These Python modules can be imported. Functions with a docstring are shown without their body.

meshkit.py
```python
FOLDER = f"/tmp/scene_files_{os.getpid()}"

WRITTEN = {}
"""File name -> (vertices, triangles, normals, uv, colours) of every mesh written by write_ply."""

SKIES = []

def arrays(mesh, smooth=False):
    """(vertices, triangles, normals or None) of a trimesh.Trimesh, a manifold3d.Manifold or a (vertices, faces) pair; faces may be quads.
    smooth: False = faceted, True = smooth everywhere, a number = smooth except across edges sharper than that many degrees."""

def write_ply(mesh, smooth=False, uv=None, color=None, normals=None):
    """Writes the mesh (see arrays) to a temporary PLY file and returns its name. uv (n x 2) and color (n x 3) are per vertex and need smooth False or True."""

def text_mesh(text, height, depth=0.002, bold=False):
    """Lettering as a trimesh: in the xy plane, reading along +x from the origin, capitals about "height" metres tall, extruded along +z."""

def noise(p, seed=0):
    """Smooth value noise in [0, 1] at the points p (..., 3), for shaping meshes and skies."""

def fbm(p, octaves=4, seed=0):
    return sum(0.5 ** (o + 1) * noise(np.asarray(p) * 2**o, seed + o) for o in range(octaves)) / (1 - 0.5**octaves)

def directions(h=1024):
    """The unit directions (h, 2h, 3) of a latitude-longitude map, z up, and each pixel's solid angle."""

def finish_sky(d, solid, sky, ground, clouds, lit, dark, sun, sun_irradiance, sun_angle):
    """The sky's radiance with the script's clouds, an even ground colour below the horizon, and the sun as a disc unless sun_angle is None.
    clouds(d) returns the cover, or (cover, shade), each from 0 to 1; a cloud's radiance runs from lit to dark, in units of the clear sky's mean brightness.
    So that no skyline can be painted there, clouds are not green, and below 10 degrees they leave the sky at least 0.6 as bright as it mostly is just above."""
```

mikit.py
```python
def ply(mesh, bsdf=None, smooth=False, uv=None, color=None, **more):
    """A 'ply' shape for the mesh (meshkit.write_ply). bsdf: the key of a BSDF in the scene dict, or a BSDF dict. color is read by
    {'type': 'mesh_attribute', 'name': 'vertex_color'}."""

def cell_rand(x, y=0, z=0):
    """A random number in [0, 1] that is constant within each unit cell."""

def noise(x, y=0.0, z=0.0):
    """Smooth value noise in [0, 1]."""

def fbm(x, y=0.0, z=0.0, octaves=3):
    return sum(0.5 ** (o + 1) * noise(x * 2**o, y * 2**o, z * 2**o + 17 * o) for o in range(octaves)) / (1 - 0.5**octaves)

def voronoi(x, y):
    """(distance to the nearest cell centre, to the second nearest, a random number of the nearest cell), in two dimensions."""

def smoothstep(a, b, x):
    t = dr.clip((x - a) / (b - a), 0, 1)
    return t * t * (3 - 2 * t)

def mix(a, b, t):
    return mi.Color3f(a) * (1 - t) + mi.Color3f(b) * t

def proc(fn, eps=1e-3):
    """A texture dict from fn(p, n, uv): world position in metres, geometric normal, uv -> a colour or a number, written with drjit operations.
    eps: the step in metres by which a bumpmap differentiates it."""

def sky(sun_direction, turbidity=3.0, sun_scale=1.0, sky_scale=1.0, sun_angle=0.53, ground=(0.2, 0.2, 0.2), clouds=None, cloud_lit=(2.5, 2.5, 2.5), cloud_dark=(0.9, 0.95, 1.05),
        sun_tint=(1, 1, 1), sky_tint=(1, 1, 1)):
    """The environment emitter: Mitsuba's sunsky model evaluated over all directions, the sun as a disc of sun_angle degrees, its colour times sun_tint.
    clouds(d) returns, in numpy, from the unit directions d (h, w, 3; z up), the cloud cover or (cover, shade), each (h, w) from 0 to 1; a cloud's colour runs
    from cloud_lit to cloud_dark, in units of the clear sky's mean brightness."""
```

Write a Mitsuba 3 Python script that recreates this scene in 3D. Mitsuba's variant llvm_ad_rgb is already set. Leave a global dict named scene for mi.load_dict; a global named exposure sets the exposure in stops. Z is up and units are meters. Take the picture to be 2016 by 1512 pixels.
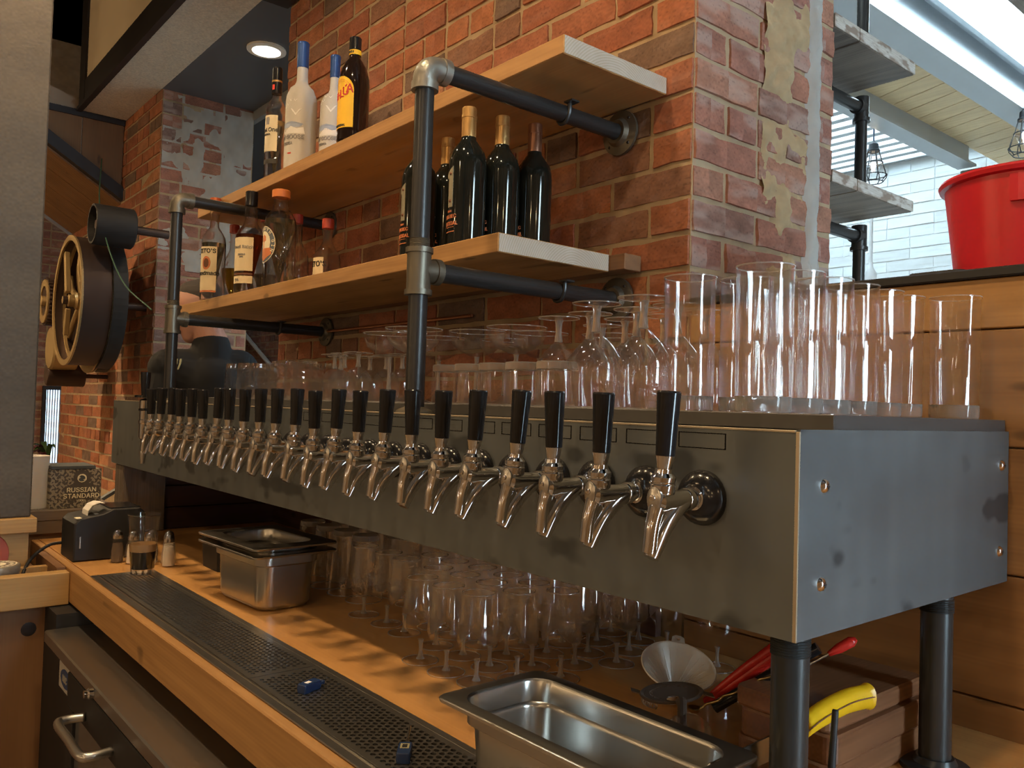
import math, random
import numpy as np
import trimesh, manifold3d as m3
import drjit as dr
import mitsuba as mi
import mikit, meshkit
from mikit import noise, fbm, smoothstep, mix, voronoi, cell_rand
T = mi.ScalarTransform4f
rng = random.Random(7)
nrg = np.random.default_rng(7)
PI = math.pi

# ------------------------------------------------------------------ camera, lights, exposure
CAM = np.array([0.4319, -0.7211, 1.3519])
RIGHT = np.array([0.6400, 0.7678, 0.0293]); UP = np.array([0.0025, -0.0403, 0.9992]); FWD = np.array([-0.7683, 0.6394, 0.0277])
scene, labels = {}, {}
scene['camera'] = {'type': 'perspective', 'fov': 2 * math.degrees(math.atan(1008 / 1621.1)), 'fov_axis': 'x', 'near_clip': 0.02, 'far_clip': 100.0,
                   'to_world': T().look_at(origin=CAM.tolist(), target=(CAM + FWD).tolist(), up=UP.tolist())}
exposure = 0.5
WARM = (1.0, 0.69, 0.38)
COOL = (0.62, 0.84, 1.0)
TRACK = [(-4.5, -0.75, 2.6, 1150), (-3.1, -0.40, 2.9, 330), (-1.75, -0.38, 2.9, 390), (-0.80, -0.38, 2.9, 330), (-0.06, -0.42, 2.9, 320)]   # x, y, z, radiance
BULBS = [(-5.2 + 1.05 * k + .2 * ((k * 7) % 3), -1.5 - .45 * ((k * 5) % 4), 2.35 + .09 * ((k * 3) % 4)) for k in range(8)] + [(-6.0 + .95 * k, -3.4 - .5 * ((k * 3) % 4), 1.62 + .13 * ((k * 5) % 4)) for k in range(11)] + [(2.7, -.9, 2.6)]
BULB_POWER = 135
ADDED_WINDOW_POWER = 20.0
SKYLIGHT_POWER = 16.0
KITCHEN_POWER = 24.0
DOWNLIGHT_POWER = 40.0

def project(p):
    q = np.asarray(p, float) - CAM
    d = q @ FWD
    return 1008 + 1621.1 * (q @ RIGHT) / d, 756 - 1621.1 * (q @ UP) / d, d

# ------------------------------------------------------------------ helpers
counts = {}
def numbered(name):
    k = counts.get(name, 0); counts[name] = k + 1
    return name if k == 0 else f'{name}_{k:03d}'
def tag(key, label=None, category=None, group=None, kind=None):
    d = {}
    if label: d['label'] = label
    if category: d['category'] = category
    if group: d['group'] = group
    if kind: d['kind'] = kind
    labels[key] = d
    return key
def thing(name, label, category, group=None):
    return tag(numbered(name), label, category, group)
def put(key, mesh, bsdf, smooth=False, uv=None, **more):
    scene[key] = mesh if isinstance(mesh, dict) else mikit.ply(mesh, bsdf, smooth=smooth, uv=uv, **more)
    return key
def part(parent, name, mesh, bsdf, smooth=False, label=None, uv=None, **more):
    key = numbered(parent + '__' + name)
    put(key, mesh, bsdf, smooth, uv, **more)
    if label: labels[key] = {'label': label}
    return key
def solo(name, mesh, bsdf, label, category, smooth=False, group=None, uv=None, **more):
    key = thing(name, label, category, group)
    return put(key, mesh, bsdf, smooth, uv, **more)
def struct(name, mesh, bsdf, smooth=False, label=None, uv=None, **more):
    key = numbered(name)
    put(key, mesh, bsdf, smooth, uv, **more)
    labels[key] = {'kind': 'structure', **({'label': label} if label else {})}
    return key
def shape(mesh, bsdf, smooth=False, uv=None):
    return mikit.ply(mesh, bsdf, smooth=smooth, uv=uv)
def tri(v, f):
    v = np.asarray(v, float); f = np.asarray(f, int)
    if f.shape[1] == 4: f = np.vstack([f[:, [0, 1, 2]], f[:, [0, 2, 3]]])
    return trimesh.Trimesh(v, f, process=False)
def join(*ms):
    ms = [m for m in ms if m is not None]
    return trimesh.util.concatenate([trimesh.Trimesh(m.vertices, m.faces, process=False) for m in ms])
def move(m, x=0, y=0, z=0):
    m = m.copy(); m.vertices = m.vertices + [x, y, z]; return m
def turn(m, deg, axis, about=(0, 0, 0)):
    m = m.copy(); m.apply_transform(trimesh.transformations.rotation_matrix(math.radians(deg), axis, about)); return m
def box(x0, x1, y0, y1, z0, z1, bev=0.0):
    if bev <= 0:
        m = trimesh.creation.box([x1 - x0, y1 - y0, z1 - z0]); m.vertices += [(x0 + x1) / 2, (y0 + y1) / 2, (z0 + z1) / 2]; return m
    pts = []
    for sx, a in ((1, x0), (-1, x1)):
        for sy, b in ((1, y0), (-1, y1)):
            for sz, c in ((1, z0), (-1, z1)):
                pts += [(a, b + sy * bev, c + sz * bev), (a + sx * bev, b, c + sz * bev), (a + sx * bev, b + sy * bev, c)]
    return trimesh.convex.convex_hull(np.array(pts))
def lathe(prof, n=40, cap0=False, cap1=False):
    """(r, z) from bottom to top; r = 0 closes."""
    prof = np.asarray(prof, float); a = np.arange(n) * 2 * PI / n
    v = np.stack([np.outer(prof[:, 0], np.cos(a)), np.outer(prof[:, 0], np.sin(a)), np.repeat(prof[:, 1:2], n, 1)], -1).reshape(-1, 3)
    f = []
    i = np.arange(n); j = (i + 1) % n
    for k in range(len(prof) - 1):
        a0, b0 = k * n, (k + 1) * n
        if prof[k, 0] > 1e-9: f.append(np.stack([a0 + i, a0 + j, b0 + j], 1))
        if prof[k + 1, 0] > 1e-9: f.append(np.stack([a0 + i, b0 + j, b0 + i], 1))
    if cap0: f.append(np.stack([i[1:-1] * 0, j[1:-1], i[1:-1]], 1))
    if cap1:
        o = (len(prof) - 1) * n; f.append(np.stack([o + i[1:-1] * 0, o + i[1:-1], o + j[1:-1]], 1))
    m = trimesh.Trimesh(v, np.vstack(f), process=False)
    m.merge_vertices()
    return m
def ripple(prof, n=72, amp=.00028, seed=1):
    """A lathe with the faint waves of pressed glass."""
    m = lathe(prof, n); r = np.random.default_rng(seed); v = m.vertices
    a = np.arctan2(v[:, 1], v[:, 0]); rad = np.hypot(v[:, 0], v[:, 1])
    w = sum(r.normal(0, 1) * np.cos(k * a + r.uniform(0, 6) + v[:, 2] * r.normal(0, 25)) / k ** .5 for k in (5, 8, 11, 15, 19, 24))
    s = 1 + amp * w / np.maximum(rad, .004); v[:, 0] *= s; v[:, 1] *= s
    return trimesh.Trimesh(v, m.faces, process=False)
def loft(rings, cap0=True, cap1=True):
    n = len(rings[0]); v = np.vstack(rings); f = []; i = np.arange(n); j = (i + 1) % n
    for k in range(len(rings) - 1):
        a0, b0 = k * n, (k + 1) * n
        f += [np.stack([a0 + i, a0 + j, b0 + j], 1), np.stack([a0 + i, b0 + j, b0 + i], 1)]
    if cap0: f.append(np.stack([i[1:-1] * 0, j[1:-1], i[1:-1]], 1))
    if cap1:
        o = (len(rings) - 1) * n; f.append(np.stack([o + i[1:-1] * 0, o + i[1:-1], o + j[1:-1]], 1))
    return trimesh.Trimesh(v, np.vstack(f), process=False)
def rrect(hx, hy, r, z, n=6, cx=0, cy=0):
    pts = []
    for sx, sy, a0 in ((1, 1, 0), (-1, 1, PI / 2), (-1, -1, PI), (1, -1, 3 * PI / 2)):
        for k in range(n):
            a = a0 + k * PI / 2 / (n - 1)
            pts.append((cx + sx * (hx - r) + r * math.cos(a), cy + sy * (hy - r) + r * math.sin(a), z))
    return np.array(pts)
def tube(points, r, n=12, caps=True):
    p = np.asarray(points, float); r = np.broadcast_to(r, (len(p),))
    t = np.gradient(p, axis=0); t /= np.linalg.norm(t, axis=1, keepdims=True) + 1e-12
    a = np.cross(t[0], [0, 0, 1.0] if abs(t[0][2]) < 0.9 else [1.0, 0, 0]); a /= np.linalg.norm(a)
    rings, ang = [], np.arange(n) * 2 * PI / n
    for k in range(len(p)):
        a = a - t[k] * (a @ t[k]); a /= np.linalg.norm(a); b = np.cross(t[k], a)
        rings.append(p[k] + r[k] * (np.outer(np.cos(ang), a) + np.outer(np.sin(ang), b)))
    return loft(rings, caps, caps)
def rod(p0, p1, r, n=16):
    return tube([p0, p1], r, n)
def curve(pts, n=24):
    """Catmull-Rom through the points."""
    P = np.asarray(pts, float); P = np.vstack([2 * P[0] - P[1], P, 2 * P[-1] - P[-2]]); out = []
    per = max(2, n // (len(P) - 3))
    for k in range(1, len(P) - 2):
        for s in np.linspace(0, 1, per, endpoint=False):
            a, b, c, d = P[k - 1:k + 3]
            out.append(0.5 * (2 * b + (c - a) * s + (2 * a - 5 * b + 4 * c - d) * s * s + (3 * b - a - 3 * c + d) * s ** 3))
    return np.array(out + [P[-2]])
def prism(poly, h, axis='z', at=0.0):
    """Polygon (n x 2) extruded by h. axis z: xy plane; y: xz plane; x: yz plane."""
    from shapely.geometry import Polygon
    m = trimesh.creation.extrude_polygon(Polygon(poly) if not hasattr(poly, 'exterior') else poly, h, engine='earcut')
    v = m.vertices
    if axis == 'z': v = v + [0, 0, at]
    elif axis == 'y': v = np.stack([v[:, 0], v[:, 2] + at, v[:, 1]], 1)
    else: v = np.stack([v[:, 2] + at, v[:, 0], v[:, 1]], 1)
    m = trimesh.Trimesh(v, m.faces, process=False); m.fix_normals(); return m
def text(s, h, depth=0.0012, bold=True, center=True):
    m = meshkit.text_mesh(s, h, depth, bold)
    if center: m.vertices = m.vertices - [(m.bounds[0][0] + m.bounds[1][0]) / 2, 0, 0]
    return m
def wrap(m, R, a0, z0):
    """Bends a flat mesh (x, y up, z out) round a vertical cylinder of radius R, centred at angle a0."""
    if True:
        m = trimesh.Trimesh(*trimesh.remesh.subdivide_to_size(m.vertices, m.faces, max_edge=R * 0.25), process=False)
    v = m.vertices; a = a0 + v[:, 0] / R; r = R + v[:, 2]
    return trimesh.Trimesh(np.stack([r * np.cos(a), r * np.sin(a), z0 + v[:, 1]], 1), m.faces, process=False)
def stand(m, facing='x'):
    """A flat mesh (x right, y up, z out) stood up so that it faces +x or -y."""
    v = m.vertices
    v = np.stack([v[:, 2], v[:, 0], v[:, 1]], 1) if facing == 'x' else np.stack([v[:, 0], -v[:, 2], v[:, 1]], 1)
    return trimesh.Trimesh(v, m.faces, process=False)
def sector(R, a0, half, z0, z1, n=14, t=0.0004):
    """A curved label patch."""
    a = np.linspace(a0 - half, a0 + half, n); out = []
    for r, z in ((R, z0), (R, z1)): out.append(np.stack([r * np.cos(a), r * np.sin(a), a * 0 + z], 1))
    i = np.arange(n - 1)
    return tri(np.vstack(out), np.stack([i, i + 1, i + 1 + n, i + n], 1))
def seeded(m, seed, tone=0, axis=0):
    """uv that carries the seed, the tone and the grain axis of a wooden piece."""
    u = np.zeros((len(m.vertices), 2)); u[:, 0] = seed * 0.97 % 1.0 * 0.98 + 0.01 + tone; u[:, 1] = axis + 0.5
    return u
def wood(parent, name, m, tone, axis, bsdf='wood', label=None):
    s = rng.random()
    return part(parent, name, m, bsdf, False, label, seeded(m, s, tone, axis))

# ------------------------------------------------------------------ materials
def col(*c): return {'type': 'rgb', 'value': list(map(float, c))}
def lin(r, g, b):
    f = lambda v: v / 12.92 if v <= 0.04045 else ((v + 0.055) / 1.055) ** 2.4
    return tuple(f(x / 255) for x in (r, g, b))
def mat(name, color, rough=0.5, metal=0.0, spec=0.5, **more):
    c = color if isinstance(color, dict) else col(*color)
    scene[name] = {'type': 'twosided', 'b': {'type': 'principled', 'base_color': c, 'roughness': rough, 'metallic': metal, 'specular': spec, **more}}
    return name
def bumped(name, color, fn, scale, rough=0.7, metal=0.0, spec=0.4, eps=1e-3):
    c = color if isinstance(color, dict) else col(*color)
    scene[name] = {'type': 'twosided', 'b': {'type': 'bumpmap', 'scale': scale, 'arbitrary': mikit.proc(fn, eps),
                                             'bsdf': {'type': 'principled', 'base_color': c, 'roughness': rough, 'metallic': metal, 'specular': spec}}}
    return name

WOODS = [((.47, .265, .10), (.30, .15, .05)),   # 0 shelf pine
         ((.56, .31, .11), (.41, .20, .065)),     # 1 honey counter
         ((.38, .21, .085), (.22, .108, .042)), # 2 half wall
         ((.085, .04, .028), (.03, .014, .011)),  # 3 dark boards
         ((.24, .19, .145), (.075, .058, .046)),  # 4 weathered grey
         ((.25, .135, .065), (.16, .08, .038)),     # 5 brown cabinet side
         ((.52, .33, .13), (.36, .205, .075)),    # 6 pale plank
         ((.80, .62, .36), (.60, .44, .24)),      # 7 kitchen ceiling
         ((.23, .105, .05), (.10, .042, .02)),    # 8 cutting board
         ((.27, .145, .06), (.15, .075, .03)),    # 9 plywood
         ((.60, .55, .48), (.30, .25, .21)),      # 10 white-washed
         ((.17, .125, .085), (.12, .085, .058))]  # 11 dull panel
def wood_fn(p, n, uv):
    tone = dr.floor(uv.x); seed = (uv.x - tone) * 53.0; ax = dr.floor(uv.y)
    a = dr.select(ax < 0.5, p.x, dr.select(ax < 1.5, p.y, p.z))
    b = dr.select(ax < 0.5, p.y, dr.select(ax < 1.5, p.z, p.x))
    c = dr.select(ax < 0.5, p.z, dr.select(ax < 1.5, p.x, p.y))
    w = fbm(a * 3.0 + seed, b * 7 + seed * 1.7, c * 7, 2)
    ring = dr.sqrt(dr.square(b + 0.05 * (w - 0.5) + 0.06) + dr.square(c + 0.07 * w + 0.03 * dr.sin(seed))) * 95
    g1 = 0.5 + 0.5 * dr.sin(ring * 2.2 + 5 * w)
    g2 = noise(a * 9 + seed * 3, b * 330, c * 330)
    g3 = fbm(a * 2.3 + seed, b * 16, c * 16, 2)
    t = dr.clip(0.20 * g1 + 0.30 * g2 + 0.70 * g3 - 0.10, 0, 1)
    light, dark = mi.Color3f(WOODS[0][0]), mi.Color3f(WOODS[0][1])
    for k in range(1, len(WOODS)):
        on = dr.abs(tone - k) < 0.5
        light = dr.select(on, mi.Color3f(WOODS[k][0]), light); dark = dr.select(on, mi.Color3f(WOODS[k][1]), dark)
    colr = dark + (light - dark) * t
    knot = smoothstep(0.86, 0.95, noise(a * 11 + seed * 7, b * 30, c * 30))
    return colr * (1 - 0.45 * knot)
def wood_bump(p, n, uv):
    ax = dr.floor(uv.y)
    a = dr.select(ax < 0.5, p.x, dr.select(ax < 1.5, p.y, p.z))
    b = dr.select(ax < 0.5, p.y, dr.select(ax < 1.5, p.z, p.x))
    c = dr.select(ax < 0.5, p.z, dr.select(ax < 1.5, p.x, p.y))
    return noise(a * 8, b * 260, c * 260)
WOODTEX = mikit.proc(wood_fn)
mat('wood', WOODTEX, 0.55, spec=0.35)
mat('wood_gloss', WOODTEX, 0.32, spec=0.45)

BRICKS = [(.385, .155, .078), (.345, .13, .068), (.31, .115, .066), (.245, .125, .08), (.41, .185, .095), (.175, .115, .085), (.36, .14, .073), (.33, .13, .075)]
def brick_fn(p, n, uv):
    k = dr.floor(uv.x); fl = dr.floor(uv.y * 0.25)
    ci = mi.Color3f(BRICKS[0])
    for q in range(1, len(BRICKS)): ci = dr.select(dr.abs(dr.floor(k * 0.25) - q) < 0.5, mi.Color3f(BRICKS[q]), ci)
    a = fbm(p.x * 22 + k * 3, p.y * 22, p.z * 22, 3); s = noise(p.x * 210, p.y * 210, p.z * 210)
    ci = dr.select(fl > 0.5, ci * 0.55 + mi.Color3f(.27, .155, .14) * 0.45, ci)  # fl faces: paler, pinker brick; cool light painted into the colour
    c = ci * (0.62 + 0.72 * a) * (0.86 + 0.26 * s)
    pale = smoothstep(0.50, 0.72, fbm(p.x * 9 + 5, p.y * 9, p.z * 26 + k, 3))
    c = mix(c, (.43, .345, .30), pale * dr.select(fl > 0.5, 0.5, 0.10))  # mortar film, made stronger on fl faces to add to their cool-lit look
    pit = smoothstep(0.68, 0.84, noise(p.x * 190 + 9, p.y * 190, p.z * 190))
    return c * (1 - 0.20 * pit)
def rough_fn(p, n, uv):
    return 0.65 * fbm(p.x * 60, p.y * 60, p.z * 60, 3) + 0.35 * noise(p.x * 240, p.y * 240, p.z * 240)
def mortar_fn(p, n, uv):
    a = fbm(p.x * 30, p.y * 30, p.z * 30, 3)
    return mix((.47, .365, .235), (.30, .22, .14), a)
bumped('brick', mikit.proc(brick_fn), rough_fn, 0.0022, 0.85, spec=0.25)
bumped('mortar', mikit.proc(mortar_fn), rough_fn, 0.004, 0.95, spec=0.1)

def slate_fn(p, n, uv):
    a = fbm(p.x * 4, p.y * 4, p.z * 9, 3); b = noise(p.x * 46, p.y * 46, p.z * 5)
    d = smoothstep(0.66, 0.78, fbm(p.x * 13 + 3, p.y * 13, p.z * 17, 3))
    return mix((.115, .13, .137), (.185, .20, .20), 0.7 * a + 0.3 * b) * (1 - 0.5 * d)
def slate_rough(p, n, uv):
    return 0.36 + 0.2 * fbm(p.x * 6, p.y * 6, p.z * 12, 2)
mat('slate_steel', mikit.proc(slate_fn), mikit.proc(slate_rough), 0.6, 0.5)
mat('raw_edge', (.50, .42, .30), 0.45, 0.6)
mat('black_pipe', (.028, .027, .026), 0.33, 0.3, 0.5)
mat('leg_pipe', (.05, .055, .055), 0.30, 0.55, 0.5)
mat('cast_iron', (.155, .135, .10), 0.42, 0.75)
mat('pale_iron', (.34, .32, .27), 0.36, 0.8)
mat('chrome', (.80, .77, .72), 0.07, 1.0)
mat('brushed', (.60, .58, .54), 0.30, 1.0)
mat('stainless', (.52, .50, .46), 0.26, 1.0)
mat('dark_stainless', (.36, .35, .33), 0.30, 0.95)
mat('black_plastic', (.010, .010, .011), 0.16, 0, 0.55)
mat('matte_black', (.017, .017, .018), 0.55, 0, 0.4)
mat('black_void', (.006, .006, .006), 0.9, 0, 0.1)
scene['thin_glass'] = {'type': 'thindielectric', 'int_ior': 1.5}
scene['thin_glass_one'] = {'type': 'thindielectric', 'int_ior': 1.72}
scene['glass'] = {'type': 'dielectric', 'int_ior': 1.5}
scene['glass_edge'] = {'type': 'blendbsdf', 'weight': 0.14, 'a': {'type': 'dielectric', 'int_ior': 1.5}, 'b': {'type': 'twosided', 'd': {'type': 'diffuse', 'reflectance': col(.85, .83, .78)}}}  # white diffuse share painted in for the highlights of clear glass
mat('dark_ceiling', (.115, .12, .13), 0.42, 0.35)
mat('dark_steel', (.035, .03, .03), 0.5, 0.4)
def plaster_fn(p, n, uv):
    return mix((.60, .53, .42), (.44, .38, .29), fbm(p.x * 3, p.y * 3, p.z * 3, 3)) * (0.86 + 0.28 * noise(p.x * 150, p.y * 150, p.z * 150))
bumped('sand_plaster', mikit.proc(plaster_fn), rough_fn, 0.003, 0.95, spec=0.1)
mat('cream_panel', (.62, .52, .36), 0.8)
mat('grey_steel', (.40, .42, .43), 0.42, 0.5)
mat('white_paint', (.75, .75, .73), 0.6)
mat('dim_wall', (.36, .27, .19), 0.8)
mat('floor_mat', (.26, .19, .13), 0.6)
mat('bounce_tile', (.62, .62, .60), 0.6)

def wash_fn(p, n, uv):
    a = smoothstep(.42, .62, fbm(p.x * 30, p.y * 30, p.z * 55, 3))
    return mix(mix((.62, .60, .56), (.46, .42, .37), noise(p.x * 60, p.y * 60, p.z * 400)), (.26, .20, .155), a)
mat('white_wash', mikit.proc(wash_fn), .7)
def endgrain_fn(p, n, uv):
    r = dr.sqrt(dr.square(p.y - .38) + dr.square(p.z - 1.90 + .31 * dr.select(p.z < 1.8, 1.0, 0.0)))
    g = .5 + .5 * dr.sin(r * 1300 + 4 * noise(p.y * 30, p.z * 30))
    return mix((.50, .44, .36), (.36, .30, .23), .55 * g + .5 * fbm(p.y * 30, p.z * 30, 0, 2))
mat('end_grain', mikit.proc(endgrain_fn), .7)
# ------------------------------------------------------------------ the room
YW, XA, XE = 0.528, -2.406, -0.551          # front face of the brick pillars, and the ends of the near pillar
PB = 1.04                                   # its back
struct('floor', box(-10, 3.6, -5.1, 5.2, -0.05, 0), 'floor_mat')
struct('wall_front', box(-10, 3.6, -5.1, -5.0, 0, 4.2), 'dim_wall')
struct('ceiling', box(-4.6, 3.6, -5.0, 0.27, 4.0, 4.1), 'dark_ceiling')
struct('wall_left', box(-10.1, -10, -5.0, 5.1, 0, 4.2), 'dim_wall')

# unseen right wall; its glowing window is added for cool light from that side
def emit(c, k): return {'type': 'area', 'radiance': {'type': 'rgb', 'value': [float(v * k) for v in c]}}
struct('wall_right', join(box(3.5, 3.6, -5, 5.1, 0, 0.5), box(3.5, 3.6, -5, 5.1, 3.0, 4.2), box(3.5, 3.6, -5, .15, 0.5, 3.0), box(3.5, 3.6, .95, 5.1, 0.5, 3.0)), 'dim_wall')
for k in range(1):
    y0 = .15
    w = struct('window_%d' % (k + 1), join(box(3.46, 3.6, y0, y0 + 0.06, 0.5, 3.0), box(3.46, 3.6, y0 + .74, y0 + .80, 0.5, 3.0), box(3.47, 3.6, y0, y0 + .80, 1.7, 1.76)), 'dark_steel')
    scene[w + '__pane'] = {'type': 'rectangle', 'to_world': T().translate([3.55, y0 + 0.40, 1.75]).rotate([0, 1, 0], -90).scale([1.25, 0.34, 1]), 'emitter': emit(COOL, ADDED_WINDOW_POWER),  # cool fill pane, added for the box end and the pillar side
                           'bsdf': {'type': 'ref', 'id': 'white_paint'}}

# lamps: track heads over the bar, bulbs over the guest side
mat('lamp_white', (.8, .78, .74), 0.5)
for k, (x, y, z, pw) in enumerate(TRACK):
    t = thing('track_light', f'black track spotlight over the bar, number {k + 1} from the far end', 'lamp', 'track lights over the bar')
    part(t, 'housing', move(lathe([(.0, .22), (.03, .22), (.055, .16), (.06, 0), (.056, 0), (.05, .02)], 24), x, y, z), 'matte_black', 35)
    part(t, 'stem', rod((x, y, z + .2), (x, y, 4.0), .008, 8), 'matte_black', True)
    scene[t + '__lens'] = {'type': 'disk', 'to_world': T().translate([x, y, z + .015]).rotate([1, 0, 0], 180).scale(0.05), 'emitter': emit(WARM, pw), 'bsdf': {'type': 'ref', 'id': 'lamp_white'}}
for k, (x, y, z) in enumerate(BULBS):
    t = thing('bulb_lamp', 'warm bare bulb hanging over the guest side', 'lamp', 'bulbs over the guest side')
    part(t, 'cord', rod((x, y, z + .08), (x, y, 4.0), .004, 6), 'matte_black', True)
    part(t, 'socket', move(lathe([(.0, .09), (.017, .09), (.02, .03), (.0, .03)], 16), x, y, z), 'matte_black', 35)
    scene[t + '__bulb'] = {'type': 'sphere', 'center': [x, y, z], 'radius': 0.034, 'emitter': emit((1, .68, .36), BULB_POWER), 'bsdf': {'type': 'ref', 'id': 'lamp_white'}}

# ------------------------------------------------------------------ bricks
def brick_variant(L, D, H, seed, div, flag):
    nx, ny, nz = div
    r = np.random.default_rng(seed)
    m = trimesh.creation.box([1, 1, 1])
    pts, fs, idx = [], [], {}
    def vid(i, j, k):
        if (i, j, k) not in idx: idx[(i, j, k)] = len(pts); pts.append((i, j, k))
        return idx[(i, j, k)]
    for a in range(nx):
        for b in range(nz):
            fs += [[vid(a, 0, b), vid(a + 1, 0, b), vid(a + 1, 0, b + 1), vid(a, 0, b + 1)]]
    for s in (0, nx):
        for a in range(ny):
            for b in range(nz):
                q = [vid(s, a, b), vid(s, a + 1, b), vid(s, a + 1, b + 1), vid(s, a, b + 1)]
                fs.append(q if s else q[::-1])
    for s in (0, nz):
        for a in range(nx):
            for b in range(ny):
                q = [vid(a, b, s), vid(a + 1, b, s), vid(a + 1, b + 1, s), vid(a, b + 1, s)]
                fs.append(q if s else q[::-1])
    p = np.array(pts, float)
    u = p / [nx, ny, nz]
    v = (u - [.5, 0, .5]) * [L, D, H]
    e = (np.isclose(u[:, 0], 0) | np.isclose(u[:, 0], 1)).astype(int) + np.isclose(u[:, 1], 0) + (np.isclose(u[:, 2], 0) | np.isclose(u[:, 2], 1)).astype(int)
    amp = .0010 if nx > 3 else .0009
    v += r.normal(0, amp, v.shape) * np.minimum(1, np.maximum(e, .45))[:, None]
    pull = np.where(e >= 2, .0014, 0)
    v[:, 1] += pull * r.uniform(.6, 1.6, len(v)); v[:, 0] *= 1 - pull / L * 1.2; v[:, 2] *= 1 - pull / H * 1.2
    ci = seed % 8
    uv = np.stack([4 * ci + 1 + v[:, 0], 4 * flag + 1 + v[:, 2]], 1)
    return tri(v, fs), uv
class Bricks:
    """One kind of brick: a few meshes shared by many entries."""
    def __init__(self, div, flag, n=16, L=.199, H=.0585):
        self.flag = flag
        self.long = [brick_variant(L, .09, H, 100 + k, div, flag) for k in range(n)]
        self.short = [brick_variant(L / 2 - .006, .09, H, 300 + k, (max(1, div[0] // 2), div[1], div[2]), flag) for k in range(n)]
        self.ply = {}
    def get(self, kind, k):
        if (kind, k) not in self.ply:
            m, uv = getattr(self, kind)[k]
            self.ply[(kind, k)] = mikit.ply(m, 'brick', smooth=False, uv=uv)
        return self.ply[(kind, k)]
near_red, near_cool_lit, far_red, far_pale = Bricks((5, 2, 3), 0), Bricks((5, 2, 3), 1), Bricks((1, 1, 1), 0), Bricks((1, 1, 1), 1)
PITCH, COURSE = .2105, .0685
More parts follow.
